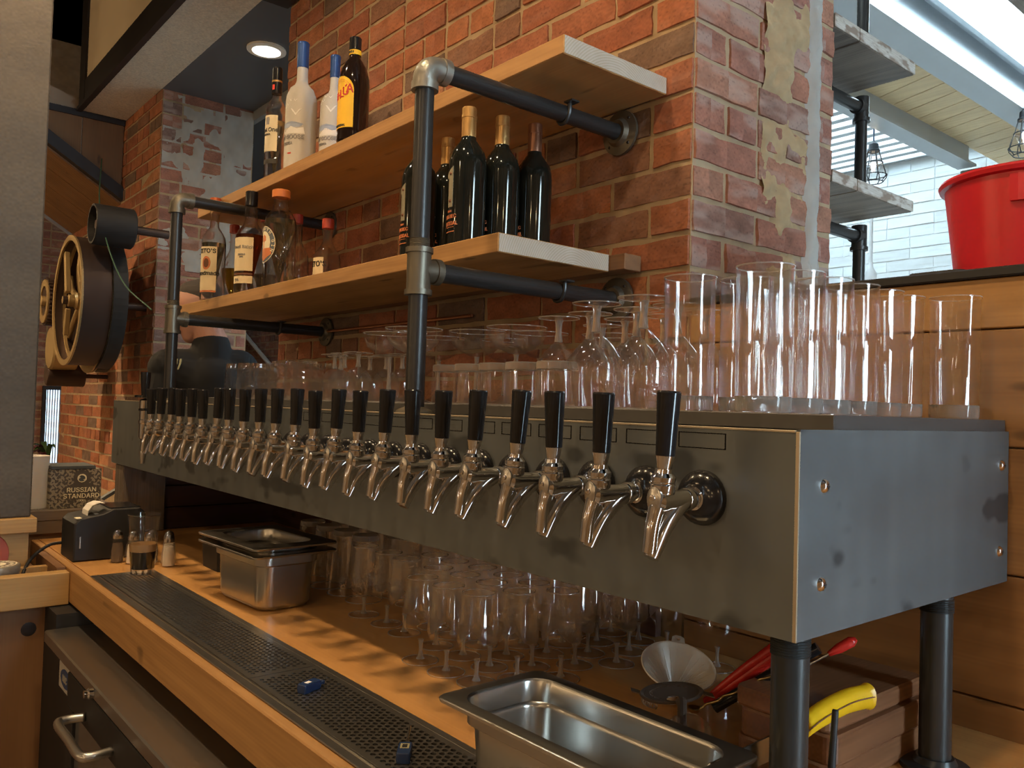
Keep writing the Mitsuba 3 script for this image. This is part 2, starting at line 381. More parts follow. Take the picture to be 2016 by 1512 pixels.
def face_bricks(u0, u1, z0, z1, zref, phase, corner=None):
    """(kind, centre u, centre z, scale) in the plane of a face, u along it. corner: the end whose odd rows start with a header."""
    out = []
    k0, k1 = math.floor((z0 - zref) / COURSE), math.ceil((z1 - zref) / COURSE)
    for k in range(k0, k1):
        z = zref + (k + .5) * COURSE
        if z - .03 < z0 or z + .03 > z1: continue
        head = (k % 6 == 2)
        u = u1 if corner == 'hi' else u0
        sgn = -1 if corner == 'hi' else 1
        first = True
        while (u - u0 > .012 if sgn < 0 else u1 - u > .012):
            room = (u - u0) if sgn < 0 else (u1 - u)
            kind = 'short' if head or (first and (k + phase) % 2) or rng.random() < .10 else 'long'
            w = PITCH if kind == 'long' else PITCH / 2
            s = 1.0
            if room < w * .99:
                if room > PITCH / 2 * 1.02: kind, w = 'long', room
                else: kind, w = 'short', room
                s = (w - .0115) / ((PITCH if kind == 'long' else PITCH / 2) - .0115)
                if w < .03: break
            out.append((kind, u + sgn * w / 2, z, s)); u += sgn * w; first = False
    return out
def lay(holder, name, faces, most=300, margin=160):
    """faces: (list of bricks, maker of the matrix, Bricks). The nearest 300 in view are parts, the rest one part."""
    every = []
    for bricks, place, kinds in faces:
        for kind, u, z, s in bricks:
            k = rng.randrange(16); out = rng.uniform(-.0015, .0035)
            m = place(u, z, out) @ T().scale([s, 1, 1]) @ T().rotate([0, 1, 0], rng.uniform(-.4, .4))
            p = np.array(m.matrix)[:3, 3]; x, y, d = project(p)
            seen = d > .1 and -margin < x < 2016 + margin and -margin < y < 1512 + margin
            every.append((d if seen else 50 + d, kind, k, m, kinds))
    every.sort(key=lambda e: e[0])
    for i, (d, kind, k, m, kinds) in enumerate(every[:most]):
        scene[numbered(holder + '__' + name)] = {**kinds.get(kind, k), 'to_world': m}
    rest, uvs = [], []
    for d, kind, k, m, kinds in every[most:]:
        b, uv = getattr(kinds, kind)[k]; b = b.copy(); b.apply_transform(np.array(m.matrix)); rest.append(b); uvs.append(uv)
    if rest:
        key = part(holder, name + '_field', join(*rest), 'brick', False, None, np.vstack(uvs)); labels[key] = {'kind': 'stuff'}
def facing_front(y): return lambda u, z, o: T().translate([u, y - o, z])                       # outward -y, u = x
def facing_right(x): return lambda u, z, o: T().translate([x + o, u, z]) @ T().rotate([0, 0, 1], 90)   # outward +x, u = y

ZR = 1.352
p1 = struct('pillar', box(XA + .004, XE - .0045, YW + .0045, PB - .004, 0, 3.9), 'mortar', label='near brick pillar that carries the two bottle shelves, front face lit orange')
lay(p1, 'brick', [(face_bricks(XA, XE, 1.35, 3.1, ZR, 0, 'hi'), facing_front(YW), near_red), (face_bricks(YW, PB, 1.35, 2.75, ZR, 1), facing_right(XE), near_cool_lit)])
def crumb(n, w, h, t, seed):
    """A lump of squeezed-out mortar, on the +x side of its origin."""
    r = np.random.default_rng(seed); a = np.linspace(0, 2 * PI, n, endpoint=False)
    rad = 1 + sum(r.normal(0, .26 / (q + 1)) * np.cos(q * a + r.uniform(0, 6)) for q in range(2, 6)) + r.normal(0, .05, n)
    rings = []
    for s, x in ((1.0, -.004), (.94, t * .5), (.75, t * .75), (.45, t), (.2, t * .8), (.02, t * .95)):
        rings.append(np.stack([np.full(n, x) + r.normal(0, .0016, n), w * s * rad * np.cos(a), h * s * rad * np.sin(a)], 1))
    return loft(rings, False, True)
def tan_fn(p, n, uv): return mix((.50, .37, .22), (.34, .245, .14), fbm(p.x * 40, p.y * 40, p.z * 40, 3))
bumped('tan_mortar', mikit.proc(tan_fn), rough_fn, 0.006, 0.95, spec=0.1)
def strip_fn(p, n, uv): return mix((.50, .49, .46), (.33, .31, .28), fbm(p.x * 25, p.y * 25, p.z * 12, 3))
bumped('old_plaster', mikit.proc(strip_fn), rough_fn, 0.006, 0.95, spec=0.1)
def smear(y0, y1, z0, z1, dy, dz, height):
    """A sheet of mortar over the +x face; it sinks into the wall where the height is below zero."""
    ny, nz = int((y1 - y0) / dy), int((z1 - z0) / dz); Y, Z = np.meshgrid(np.linspace(y0, y1, ny), np.linspace(z0, z1, nz))
    h = height(Y, Z); i, j = np.meshgrid(np.arange(nz - 1), np.arange(ny - 1), indexing='ij'); k = (i * ny + j).ravel()
    f = np.stack([k, k + 1, k + 1 + ny, k + ny], 1); hr = h.ravel()
    f = f[hr[f].max(1) > -.003]
    return tri(np.stack([XE + np.maximum(hr, -.006), Y.ravel(), Z.ravel()], 1), f)
def fb(Y, Z, s, o, seed): return meshkit.fbm(np.stack([Y * s, Z * s, Y * 0 + seed], -1), o, seed)
def lump_h(Y, Z):
    side = np.clip(1 - np.abs(Y - .852) / .085, -.4, 1)
    return .040 * (fb(Y, Z, 17, 3, 3) - .60 + .17 * side) + .006 * (fb(Y, Z, 90, 3, 5) - .5)
part(p1, 'mortar_smear', smear(.755, .925, 1.55, 2.76, .0045, .0045, lump_h), 'tan_mortar', True)
def seam_h(Y, Z):
    mid = .953 + .010 * (fb(Y * 0, Z, 9, 2, 8) - .5); w = .030 + .016 * (fb(Y * 0 + 3, Z, 16, 3, 9) - .5)
    return .013 * (1 - (np.abs(Y - mid) / w) ** 2) - .002 + .010 * (fb(Y, Z, 45, 3, 11) - .5)
part(p1, 'plaster_seam', smear(.905, 1.0, 1.4, 2.76, .004, .005, seam_h), 'old_plaster', True)

XL, XLE = -5.957, -3.90
p2 = struct('pillar', box(XL, XLE - .004, YW + .004, 1.008, 0, 2.912), 'mortar', label='far brick pillar that carries the wheel sculpture')
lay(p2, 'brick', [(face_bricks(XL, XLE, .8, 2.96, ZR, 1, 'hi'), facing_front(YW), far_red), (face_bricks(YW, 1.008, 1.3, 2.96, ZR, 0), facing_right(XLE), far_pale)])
def patch_h(Y, Z): return .030 * (fb(Y, Z, 7, 4, 21) - .47 + .12 * np.clip((Y - .86) / .1, -1, 1))
pm = smear(.535, 1.0, 2.0, 2.9, .012, .012, patch_h); pm.vertices = pm.vertices + [XLE - XE, 0, 0]
part(p2, 'plaster_smear', pm, 'old_plaster', True)

# ceilings over the pillars and the plastered soffit
struct('ceiling', box(-10, -2.5, 0.527, 2.45, 2.912, 2.96), 'dark_ceiling', label='low dark metal ceiling with a recessed downlight')
struct('trim', box(-5.2, -2.4, 1.00, 1.03, 2.86, 2.912), 'grey_steel', label='thin grey rail under the dark ceiling')
dl = thing('downlight', 'round recessed downlight glowing in the dark ceiling', 'lamp')
part(dl, 'trim_ring', move(lathe([(.062, 2.911), (.062, 2.9), (.085, 2.903), (.085, 2.911)], 36), -3.083, .725, 0), 'lamp_white', 40)
scene[dl + '__lens'] = {'type': 'disk', 'to_world': T().translate([-3.083, .725, 2.905]).rotate([1, 0, 0], 180).scale(0.063), 'emitter': emit((1, .74, .45), DOWNLIGHT_POWER), 'bsdf': {'type': 'ref', 'id': 'lamp_white'}}
so = struct('ceiling_soffit', join(box(-4.56, -0.6, .300, .527, 2.912, 2.95), box(-4.56, -0.6, .31, .527, 2.95, 4.0)), 'sand_plaster', label='soffit over the bar with rough plastered underside')
part(so, 'cream_board', box(-4.50, -0.6, .296, .309, 3.04, 3.60), 'cream_panel')
part(so, 'lower_flange', join(box(-4.56, -0.6, .272, .30, 2.905, 2.925), box(-4.56, -0.6, .286, .30, 2.905, 3.05)), 'dark_steel')
part(so, 'upper_flange', box(-4.56, -0.6, .284, .30, 3.58, 3.75), 'dark_steel')
part(so, 'end_post', box(-4.575, -4.46, .284, .30, 2.91, 3.75), 'dark_steel')
struct('beam', join(box(-2.42, -1.7, .37, .527, 2.79, 2.91)), 'dark_steel', label='dark beam stub over the near pillar')

# bulkhead of plywood with a sloping steel stringer and the boarded slope behind it
XB = -4.596
bk = struct('bulkhead', prism([(.527, 2.472), (.527, 2.912), (-.9, 2.912), (-.9, 3.33)], .04, 'x', XB - .045), 'dim_wall')
seam = .31
for a, b in ((.522, seam + .003), (seam - .003, .02), (.014, -.30)):
    zl = lambda y: 2.47 + (.527 - y) * (2.74 - 2.47) / .43
    m = prism([(a, min(zl(a), 2.885)), (a, 2.89), (b, 2.89), (b, min(zl(b), 2.885))], .012, 'x', XB - .006)
    wood(bk, 'plywood_panel', m, 9, 2)
part(bk, 'top_trim', box(XB, XB + .02, -.5, .527, 2.885, 2.92), 'dark_steel')
def slope(y): return 2.455 + (.531 - y) * (2.726 - 2.455) / .431
part(bk, 'stringer', prism([(.531, slope(.531)), (.531, slope(.531) + .075), (-.35, slope(-.35) + .075), (-.35, slope(-.35))], .05, 'x', XB - .02), 'dark_steel')
sl = struct('stair_soffit', prism([(.6, slope(.6)), (.6, slope(.6) + .05), (-.4, slope(-.4) + .05), (-.4, slope(-.4))], 1.2, 'x', XB - 1.22), 'dark_steel')
for k in range(4):
    x1 = XB - .02 - k * .30; x0 = x1 - .294
    wood(sl, 'board', prism([(.6, slope(.6) - .012), (.6, slope(.6)), (-.4, slope(-.4)), (-.4, slope(-.4) - .012)], .294, 'x', x0), 9, 1)
part(sl, 'edge_strip', prism([(.6, slope(.6) - .03), (.6, slope(.6)), (-.4, slope(-.4)), (-.4, slope(-.4) - .03)], .025, 'x', XB - 1.245), 'grey_steel')

# far left: brick end wall, window with blind, plants
fw = struct('wall_end', box(-7.1, -7.006, -1.2, 1.6, 0, 4.2), 'mortar')
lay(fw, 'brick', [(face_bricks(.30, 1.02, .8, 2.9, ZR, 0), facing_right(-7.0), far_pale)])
wn = struct('window_5', join(box(-6.999, -6.96, .60, .625, .75, 1.40), box(-6.999, -6.96, .73, .755, .75, 1.40), box(-6.999, -6.96, .60, .755, 1.38, 1.41)), 'dark_steel')
scene[wn + '__pane'] = {'type': 'rectangle', 'to_world': T().translate([-6.985, .678, 1.07]).rotate([0, 1, 0], 90).scale([.31, .055, 1]), 'emitter': emit((.45, .68, 1.0), 1.3), 'bsdf': {'type': 'ref', 'id': 'white_paint'}}
for k in range(6): part(wn, 'blind_slat', box(-6.975, -6.97, .632 + k * .018, .638 + k * .018, .76, 1.38), 'grey_steel')

# beyond the gap between the pillars: brick wall with white boards above and a white rail
gw = struct('wall_back', box(-10, -5.9, 2.506, 2.6, 0, 4.2), 'mortar')
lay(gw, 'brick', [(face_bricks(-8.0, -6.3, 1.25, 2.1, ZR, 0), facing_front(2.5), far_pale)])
for k in range(9): part(gw, 'white_board', box(-8.6, -5.95, 2.485, 2.5, 2.50 + k * .115, 2.608 + k * .115, .003), 'white_paint')
part(gw, 'handrail', rod((-7.60, 2.45, 2.02), (-6.80, 2.45, 1.62), .02, 12), 'white_paint', 40)

# ------------------------------------------------------------------ half wall behind the glasses, kitchen beyond
hw = struct('wall_half', box(-0.545, 1.8, .545, .62, 0, 1.545), 'dim_wall')
for z0, z1, tone in ((1.481, 1.553, 0), (1.316, 1.480, 2), (1.142, 1.315, 2), (.966, 1.141, 2), (.80, .965, 2)):
    wood(hw, 'plank', box(-0.548, 1.8, .529, .545, z0 + .0008, z1 - .0008, .0015), tone, 0)
part(hw, 'black_cap', box(-0.548, 1.8, .522, .64, 1.553, 1.567, .002), 'matte_black')
part(hw, 'cap_patch', move(loft([rrect(.045, .02, .015, 0), rrect(.04, .016, .012, .006)], True, True), -.11, .56, 1.5669), 'matte_black', 40)

kz = 2.80
def tile_fn(p, n, uv):
    k = dr.floor(uv.x * .25)
    return mix((.74, .76, .74), (.60, .58, .52), smoothstep(.45, 1.0, fbm(p.x * 9 + k * 5, p.y * 9, p.z * 60, 2)) * .6 + .4 * dr.select(k > 4.5, 1.0, 0.0))
mat('white_brick', mikit.proc(tile_fn), 0.55, spec=.3)
kw = struct('wall_kitchen', box(-4, 3.5, 4.607, 4.75, 0, 4.2), 'white_paint', label='far kitchen wall of white brick')
wb_plies = {}
class WhiteBricks(Bricks):
    def get(self, kind, k):
        if (kind, k) not in self.ply:
            m, uv = getattr(self, kind)[k]; self.ply[(kind, k)] = mikit.ply(m, 'white_brick', smooth=False, uv=uv)
        return self.ply[(kind, k)]
white = WhiteBricks((1, 1, 1), 0, L=.295, H=.066)
PITCH, COURSE = .30, .071
wl = face_bricks(-2.6, 0.2, 1.95, 3.02, 1.95, 0)
far_field = []
for kind, u, z, s in wl[:300]:
    scene[numbered(kw + '__brick')] = {**white.get(kind, rng.randrange(16)), 'to_world': T().translate([u, 4.6 - rng.uniform(-.001, .003), z]) @ T().scale([s, 1, 1])}
part(kw, 'top_trim', box(-3.0, 0.4, 4.56, 4.6, 3.02, 3.07), 'grey_steel')

struct('floor', box(-2.6, 3.5, 1.05, 4.7, 0.001, 0.02), 'bounce_tile')  # unseen kitchen floor, made pale to bounce light onto the ceiling boards
kc = struct('ceiling_kitchen', box(-2.6, 3.5, 1.04, 4.75, 3.12, 3.2), 'dim_wall')
# translucent corrugated roofing left of the beam
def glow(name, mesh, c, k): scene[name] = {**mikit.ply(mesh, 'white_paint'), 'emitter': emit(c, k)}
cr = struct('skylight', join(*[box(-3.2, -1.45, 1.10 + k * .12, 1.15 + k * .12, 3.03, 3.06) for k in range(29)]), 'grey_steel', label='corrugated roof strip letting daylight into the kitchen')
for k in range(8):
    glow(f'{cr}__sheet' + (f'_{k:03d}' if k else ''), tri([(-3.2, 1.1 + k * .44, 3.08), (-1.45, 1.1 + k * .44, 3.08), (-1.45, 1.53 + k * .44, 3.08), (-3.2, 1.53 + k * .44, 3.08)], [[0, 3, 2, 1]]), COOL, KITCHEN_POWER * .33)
bm = struct('beam', join(box(-1.44, -1.345, 1.05, 3.92, 2.70, 2.712), box(-1.40, -1.385, 1.05, 3.92, 2.71, 2.90), box(-1.44, -1.345, 1.05, 3.92, 2.90, 2.912)), 'grey_steel', label='grey steel beam left of the boarded kitchen ceiling')
bm2 = struct('beam', join(box(-.99, -.88, 1.05, 4.55, 2.70, 2.712), box(-.945, -.93, 1.05, 4.55, 2.71, 2.90), box(-.99, -.88, 1.05, 4.55, 2.90, 2.912)), 'grey_steel', label='grey steel beam beside the bright skylight strip')
kb = struct('ceiling_boards', box(-1.40, -.95, 1.05, 4.55, 2.84, 2.86), 'dim_wall', label='strip of pale ceiling boards between two steel beams')
for k in range(26):
    y = 1.35 + k * .1315; d = .155
    P = [(-1.39, y), (-.95, y - d), (-.95, y - d + .127), (-1.39, y + .127)]
    wood(kb, 'board', prism(P, .02, 'z', 2.815), 7, 0)
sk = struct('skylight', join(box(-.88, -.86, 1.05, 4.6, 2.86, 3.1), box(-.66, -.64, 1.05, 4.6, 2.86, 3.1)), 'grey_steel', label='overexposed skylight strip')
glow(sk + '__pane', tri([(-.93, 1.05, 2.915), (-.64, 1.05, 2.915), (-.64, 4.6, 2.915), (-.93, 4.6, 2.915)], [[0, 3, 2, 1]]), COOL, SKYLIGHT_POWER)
ub = struct('beam', box(-.64, -.52, 1.05, 4.6, 2.78, 2.92, .006), 'wood', label='weathered timber beam beside the skylight', uv=None)
scene[ub] = mikit.ply(box(-.64, -.52, 1.05, 4.6, 2.78, 2.92, .006), 'wood', uv=seeded(box(-.64, -.52, 1.05, 4.6, 2.78, 2.92, .006), .3, 4, 1))
tm = box(-1.42, -.80, 3.9, 4.0, 2.625, 2.685, .004)
struct('beam', tm, 'wood', label='weathered timber lintel under the end of the ceiling boards', uv=seeded(tm, .6, 4, 0))
# ------------------------------------------------------------------ counter, return counter, ledge
ZC = 0.92
ct = thing('bar_counter', 'long honey-coloured wooden bar counter with a drip tray let into it', 'counter')
wood(ct, 'top', join(box(-2.45, 1.2, .003, .5285, .845, ZC), box(-2.334, 1.2, -.083, .003, .845, ZC), box(-2.334, -1.705, -.22, -.083, .845, ZC), box(-1.705, 1.2, -.22, -.083, .845, .885)), 1, 0, 'wood_gloss')
wood(ct, 'front_board', box(-2.334, 1.2, -.240, -.2205, .838, ZC, .002), 0, 0, label='pale front board')
cb = thing('cabinet', 'brown wooden cabinet carrying the return counter beside the fridge', 'cabinet')
for k in range(4): wood(cb, 'side_board', box(-1.90, -1.868, -.34 - .26 * k - .258, -.34 - .26 * k + (.06 if k == 0 else 0), 0, .833, .002), 5, 2)
part(cb, 'knot', turn(move(lathe([(0, .001), (.012, .0014), (.017, 0)], 20), 0, 0, 0), 90, [0, 1, 0]), 'dark_steel', 40)
scene[cb + '__knot']['to_world'] = T().translate([-1.868, -.318, .775])
rc = thing('return_counter', 'return counter with a sunken well and pale front beam meeting the bar', 'counter')
wood(rc, 'front_beam', box(-1.865, -1.825, -1.9, -.2410, .834, .913, .002), 6, 1)
wood(rc, 'well_floor', box(-2.4, -1.866, -1.9, -.245, .838, .858), 5, 1)
wood(rc, 'well_side', box(-2.13, -1.87, -.262, -.242, .858, .918), 5, 0)
wood(rc, 'inner_post', box(-2.00, -1.975, -.33, -.2625, .858, .905), 6, 2)
ld = thing('bar_ledge', 'raised grey wooden ledge behind the receipt printer', 'shelf')
wood(ld, 'top', box(-2.75, -2.335, -1.9, .002, .972, 1.003, .002), 4, 1)
wood(ld, 'apron', box(-2.36, -2.335, -1.9, .001, .935, .9715), 11, 1)
wood(ld, 'lower_board', box(-2.38, -2.345, -1.9, .001, .86, .934), 5, 1)
rs = thing('raised_bar_top', 'thick pale plank that carries the grey column', 'shelf')
wood(rs, 'plank', box(-2.325, -2.0, -1.9, -.286, .990, 1.028, .002), 6, 1)
wood(rs, 'riser', box(-2.06, -2.03, -1.9, -.299, .8585, .9895), 6, 1)
sg = solo('round_sign', turn(lathe([(0, .004), (.052, .004), (.054, 0), (0, 0)], 40), 90, [0, 1, 0]), mat('red_print', (.42, .085, .05), .6), 'faded red oval badge on the riser under the plank', 'sign', 40)
scene[sg]['to_world'] = T().translate([-2.0298, -.385, .935]) @ T().scale([1, .8, 1])
def dull_fn(p, n, uv):
    b = fbm(p.x * 3, p.y * 3, p.z * 7, 3)
    return mix((.12, .098, .07), (.064, .054, .044), b) * (.85 + .3 * noise(p.x * 170, p.y * 170, p.z * 170))
bumped('rough_column', mikit.proc(dull_fn), rough_fn, .002, .7, .15)
struct('column', box(-2.32, -2.02, -1.5, -.298, 1.0285, 3.9, .004), 'rough_column', label='rough grey-brown column standing on the plank at the left edge')

# timber support under the far end of the box
sp = thing('timber_support', 'weathered timber stub holding up the far end of the tap box', 'post')
wood(sp, 'grey_timber', box(-2.42, -2.33, .004, .135, ZC, 1.133, .003), 4, 2)
for k in range(3): wood(sp, 'dark_board', box(-2.42, -2.35, .137, .527, ZC + .002 + k * .071, ZC + .070 + k * .071, .002), 3, 1)  # shade under the box is put into the dark board colour
bb = thing('back_board', 'dark boards along the back of the counter under the tap box', 'panel')
for k in range(3): wood(bb, 'board', box(-2.35, -.60, .512, .528, ZC + .001 + k * .071, ZC + .070 + k * .071, .001), 3, 0)  # same dark brown as the support boards
br = solo('steel_brace', prism([(-.02, .985), (.0, .985), (.175, 1.098), (.16, 1.098)], .03, 'x', -2.62), 'slate_steel', 'dark steel brace slanting up behind the ledge', 'brace')

# ------------------------------------------------------------------ tap box
ZB, ZT, BL, BD = 1.134, 1.336, -2.459, .5275
bx = thing('tap_box', 'long blackened steel tap box on pipe legs', 'beer tower')
part(bx, 'front_panel', box(BL + .004, -.0035, 0, .004, ZB, ZT), 'slate_steel')
part(bx, 'end_panel', box(-.004, 0, .0015, BD, ZB, ZT + .002), 'slate_steel')
part(bx, 'end_panel', box(BL, BL + .004, .0005, BD, ZB, ZT), 'slate_steel')
part(bx, 'bottom_panel', box(BL + .004, -.004, .004, BD, ZB, ZB + .004), 'slate_steel')
part(bx, 'lid', box(BL + .004, -.004, .004, BD, ZT - .004, ZT), 'slate_steel')
part(bx, 'corner_edge', box(-.0035, .0006, -.0006, .0015, ZB, ZT, .0003), 'raw_edge', label='bare bright welded corner')
part(bx, 'top_edge', box(BL + .01, -.004, -.0006, .006, ZT - .0012, ZT + .0012, .0004), 'raw_edge')
for y, z in ((.047, 1.282), (.044, 1.185), (.502, 1.292), (.498, 1.177)):
    s = part(bx, 'screw', turn(lathe([(0, .0045), (.003, .0042), (.006, .0025), (.0072, 0)], 20), 90, [0, 1, 0]), 'chrome', 40)
    scene[s]['to_world'] = T().translate([0.0001, y, z])
    part(bx, s.split('__')[1] + '__slot', join(box(.0037, .0049, y - .0028, y + .0028, z - .0006, z + .0006), box(.0037, .0049, y - .0006, y + .0006, z - .0028, z + .0028)), 'dark_steel')
TAPX = [-1.806 + .077 * k for k in range(23)]
for k in range(10, 23):
    x = TAPX[k] - .003
    w, h, t = .031, .0085, .0009
    part(bx, 'scribed_frame', move(join(box(-w, w, -.0004, .0002, h - t, h), box(-w, w, -.0004, .0002, -h, -h + t), box(-w, -w + t * 1.4, -.0004, .0002, -h, h), box(w - t * 1.4, w, -.0004, .0002, -h, h)), x, 0, 1.322), 'black_void')
tp = solo('top_slab', box(-1.98, -.004, .0715, .526, ZT + .0005, 1.3535, .001), mat('slab_dark', (.085, .08, .075), .42, .4), 'dark slab on the tap box that the glasses stand on', 'shelf')
for k, (x, y, zb) in enumerate(((-.022, .028, ZC), (-.018, .352, ZC))):
    lg = thing('box_leg', ('front' if k == 0 else 'rear') + ' black pipe leg under the near end of the tap box', 'leg')
    part(lg, 'pipe', rod((x, y, zb + .008), (x, y, ZB - .0005), .0185, 28), 'leg_pipe', 40)
    part(lg, 'thread', move(lathe(sum([[(.0185, ZB - .003 - i * .0026), (.0197, ZB - .0042 - i * .0026)] for i in range(7)], [])[::-1], 28), x, y, 0), 'leg_pipe')
    part(lg, 'foot_flange', move(lathe([(0, 0), (.040, 0), (.040, .006), (.026, .009), (.022, .016), (.0187, .016)], 28), x, y, zb), 'leg_pipe', 35)

# ------------------------------------------------------------------ beer taps
g = {'type': 'shapegroup'}
def swing(prof, n=28):     # a lathe whose axis points to -y
    m = lathe(prof, n); v = m.vertices
    return trimesh.Trimesh(np.stack([v[:, 0], -v[:, 2], v[:, 1]], 1), m.faces, process=False)
g['flange'] = shape(swing([(.029, 0), (.0295, .003), (.0285, .007), (.025, .012), (.019, .0165), (.013, .019), (0, .0195)], 36), 'black_plastic', 40)
g['shank'] = shape(swing([(.0125, .012), (.0125, .019), (.0098, .020), (.0098, .026), (.0118, .027), (.0118, .034), (.0105, .036)], 28), 'chrome', 35)
body = [(.0105, .036), (.0098, .045), (.0100, .058), (.0105, .068), (.0118, .074), (.0118, .081), (.0085, .085), (0, .0862)]
g['body'] = shape(swing(body, 28), 'chrome', 35)
sp_c = curve([(0, -.036, -.001), (0, -.052, -.011), (0, -.067, -.026), (0, -.078, -.043), (0, -.0845, -.056)], 20)
sr = np.interp(np.linspace(0, 1, len(sp_c)), [0, .35, .7, 1], [.0105, .0098, .0088, .0074])
web = prism([(-.074, -.006), (-.085, -.006), (-.0905, -.048), (-.0845, -.052), (-.066, -.022)], .007, 'x', -.0035)
g['spout'] = shape(join(tube(sp_c, sr, 20), tube(curve([(0, -.080, -.004), (0, -.086, -.024), (0, -.0885, -.050)], 10), [.0085, .0085, .0078, .0076, .0074, .0072, .0072, .0070, .0070, .0070, .0070][:len(curve([(0, -.080, -.004), (0, -.086, -.024), (0, -.0885, -.050)], 10))], 16), web), 'chrome', 35)
g['shield'] = shape(loft([np.array([(s * .0088 * math.sin(a), -.0862 - d, .0035 + s * (.0115 if math.cos(a) > 0 else .0150) * math.cos(a)) for a in np.linspace(0, 2 * PI, 20, endpoint=False)]) for s, d in ((1, -.004), (1, .0), (.8, .0016), (.3, .0022))], True, True), 'brushed', 40)
g['rivet'] = shape(move(swing([(.0034, 0), (.003, .0016), (0, .0022)], 14), 0, -.0880, .004), 'chrome', 40)
g['collar'] = shape(move(lathe([(.0088, .006), (.0122, .008), (.0126, .010), (.0126, .0165), (.0118, .0178), (.0118, .0188), (.0126, .020), (.0126, .0245), (.0105, .027), (.0090, .0285), (.0086, .0325), (0, .0325)], 28), 0, -.073, 0), 'chrome', 25)
g['ferrule'] = shape(move(lathe([(0, .0315), (.0072, .0315), (.0075, .0335), (.0098, .0458), (0, .0458)], 28), 0, -.072, 0), 'chrome', 30)
g['handle'] = shape(move(lathe([(0, .0455), (.0094, .0455), (.0098, .047), (.0110, .080), (.0122, .1065), (.0124, .1090), (.0112, .1108), (0, .1112)], 28), 0, -.0715, 0), 'black_plastic', 35)
scene['beer_tap_parts'] = g
ORD = 'first second third fourth fifth sixth seventh eighth ninth tenth eleventh twelfth thirteenth fourteenth fifteenth sixteenth seventeenth eighteenth nineteenth twentieth twenty-first twenty-second twenty-third'.split()
for k, x in enumerate(TAPX):
    key = thing('beer_tap', f'{ORD[22 - k]} black-handled chrome beer tap counted from the near corner of the tap box', 'beer tap', 'beer taps along the box')
    lean = rng.uniform(-1.0, 4.0)
    scene[key] = {'type': 'instance', 'to_world': T().translate([x + rng.uniform(-.002, .002), -.0002, 1.261 + rng.uniform(-.001, .001)]) @ T().rotate([0, 1, 0], lean) @ T().rotate([1, 0, 0], rng.uniform(-2.0, 1.0)) @ T().rotate([0, 0, 1], rng.uniform(-4, 4)), 'sg': {'type': 'ref', 'id': 'beer_tap_parts'}}
st = thing('stout_tap', 'tall upright stout tap with black handle at the far end of the row', 'beer tap')
sx, sy = -1.885, -.066
part(st, 'handle', move(lathe([(0, 1.352), (.009, 1.352), (.0125, 1.400), (.0130, 1.4155), (0, 1.417)], 24), sx, sy, 0), 'black_plastic', 35)
part(st, 'lever_disc', move(lathe([(0, 1.347), (.024, 1.348), (.024, 1.3535), (0, 1.3545)], 24), sx - .006, sy, 0), 'black_plastic', 35)
part(st, 'body', move(lathe([(0, 1.236), (.0105, 1.238), (.0125, 1.243), (.0125, 1.278), (.0140, 1.280), (.0140, 1.288), (.0125, 1.290), (.0125, 1.312), (.0105, 1.3135), (.0105, 1.318), (.0135, 1.319), (.0135, 1.340), (.0095, 1.343), (0, 1.347)], 28), sx, sy, 0), 'chrome', 25)
part(st, 'black_ring', move(lathe([(.0132, 1.3125), (.0148, 1.3130), (.0148, 1.3185), (.0132, 1.319)], 28), sx, sy, 0), 'black_plastic', 30)
part(st, 'nozzle', move(lathe([(0, 1.172), (.0055, 1.172), (.0085, 1.195), (.0088, 1.206), (.0065, 1.216), (.007, 1.237), (0, 1.238)], 24), sx, sy, 0), 'brushed', 30)
part(st, 'shank', rod((sx, sy, 1.262), (sx, -.001, 1.262), .008, 16), 'chrome', 40)
part(st, 'flange', move(swing([(.027, 0), (.027, .003), (.018, .011), (.008, .014)], 30), sx, -.0002, 1.262), 'black_plastic', 40)

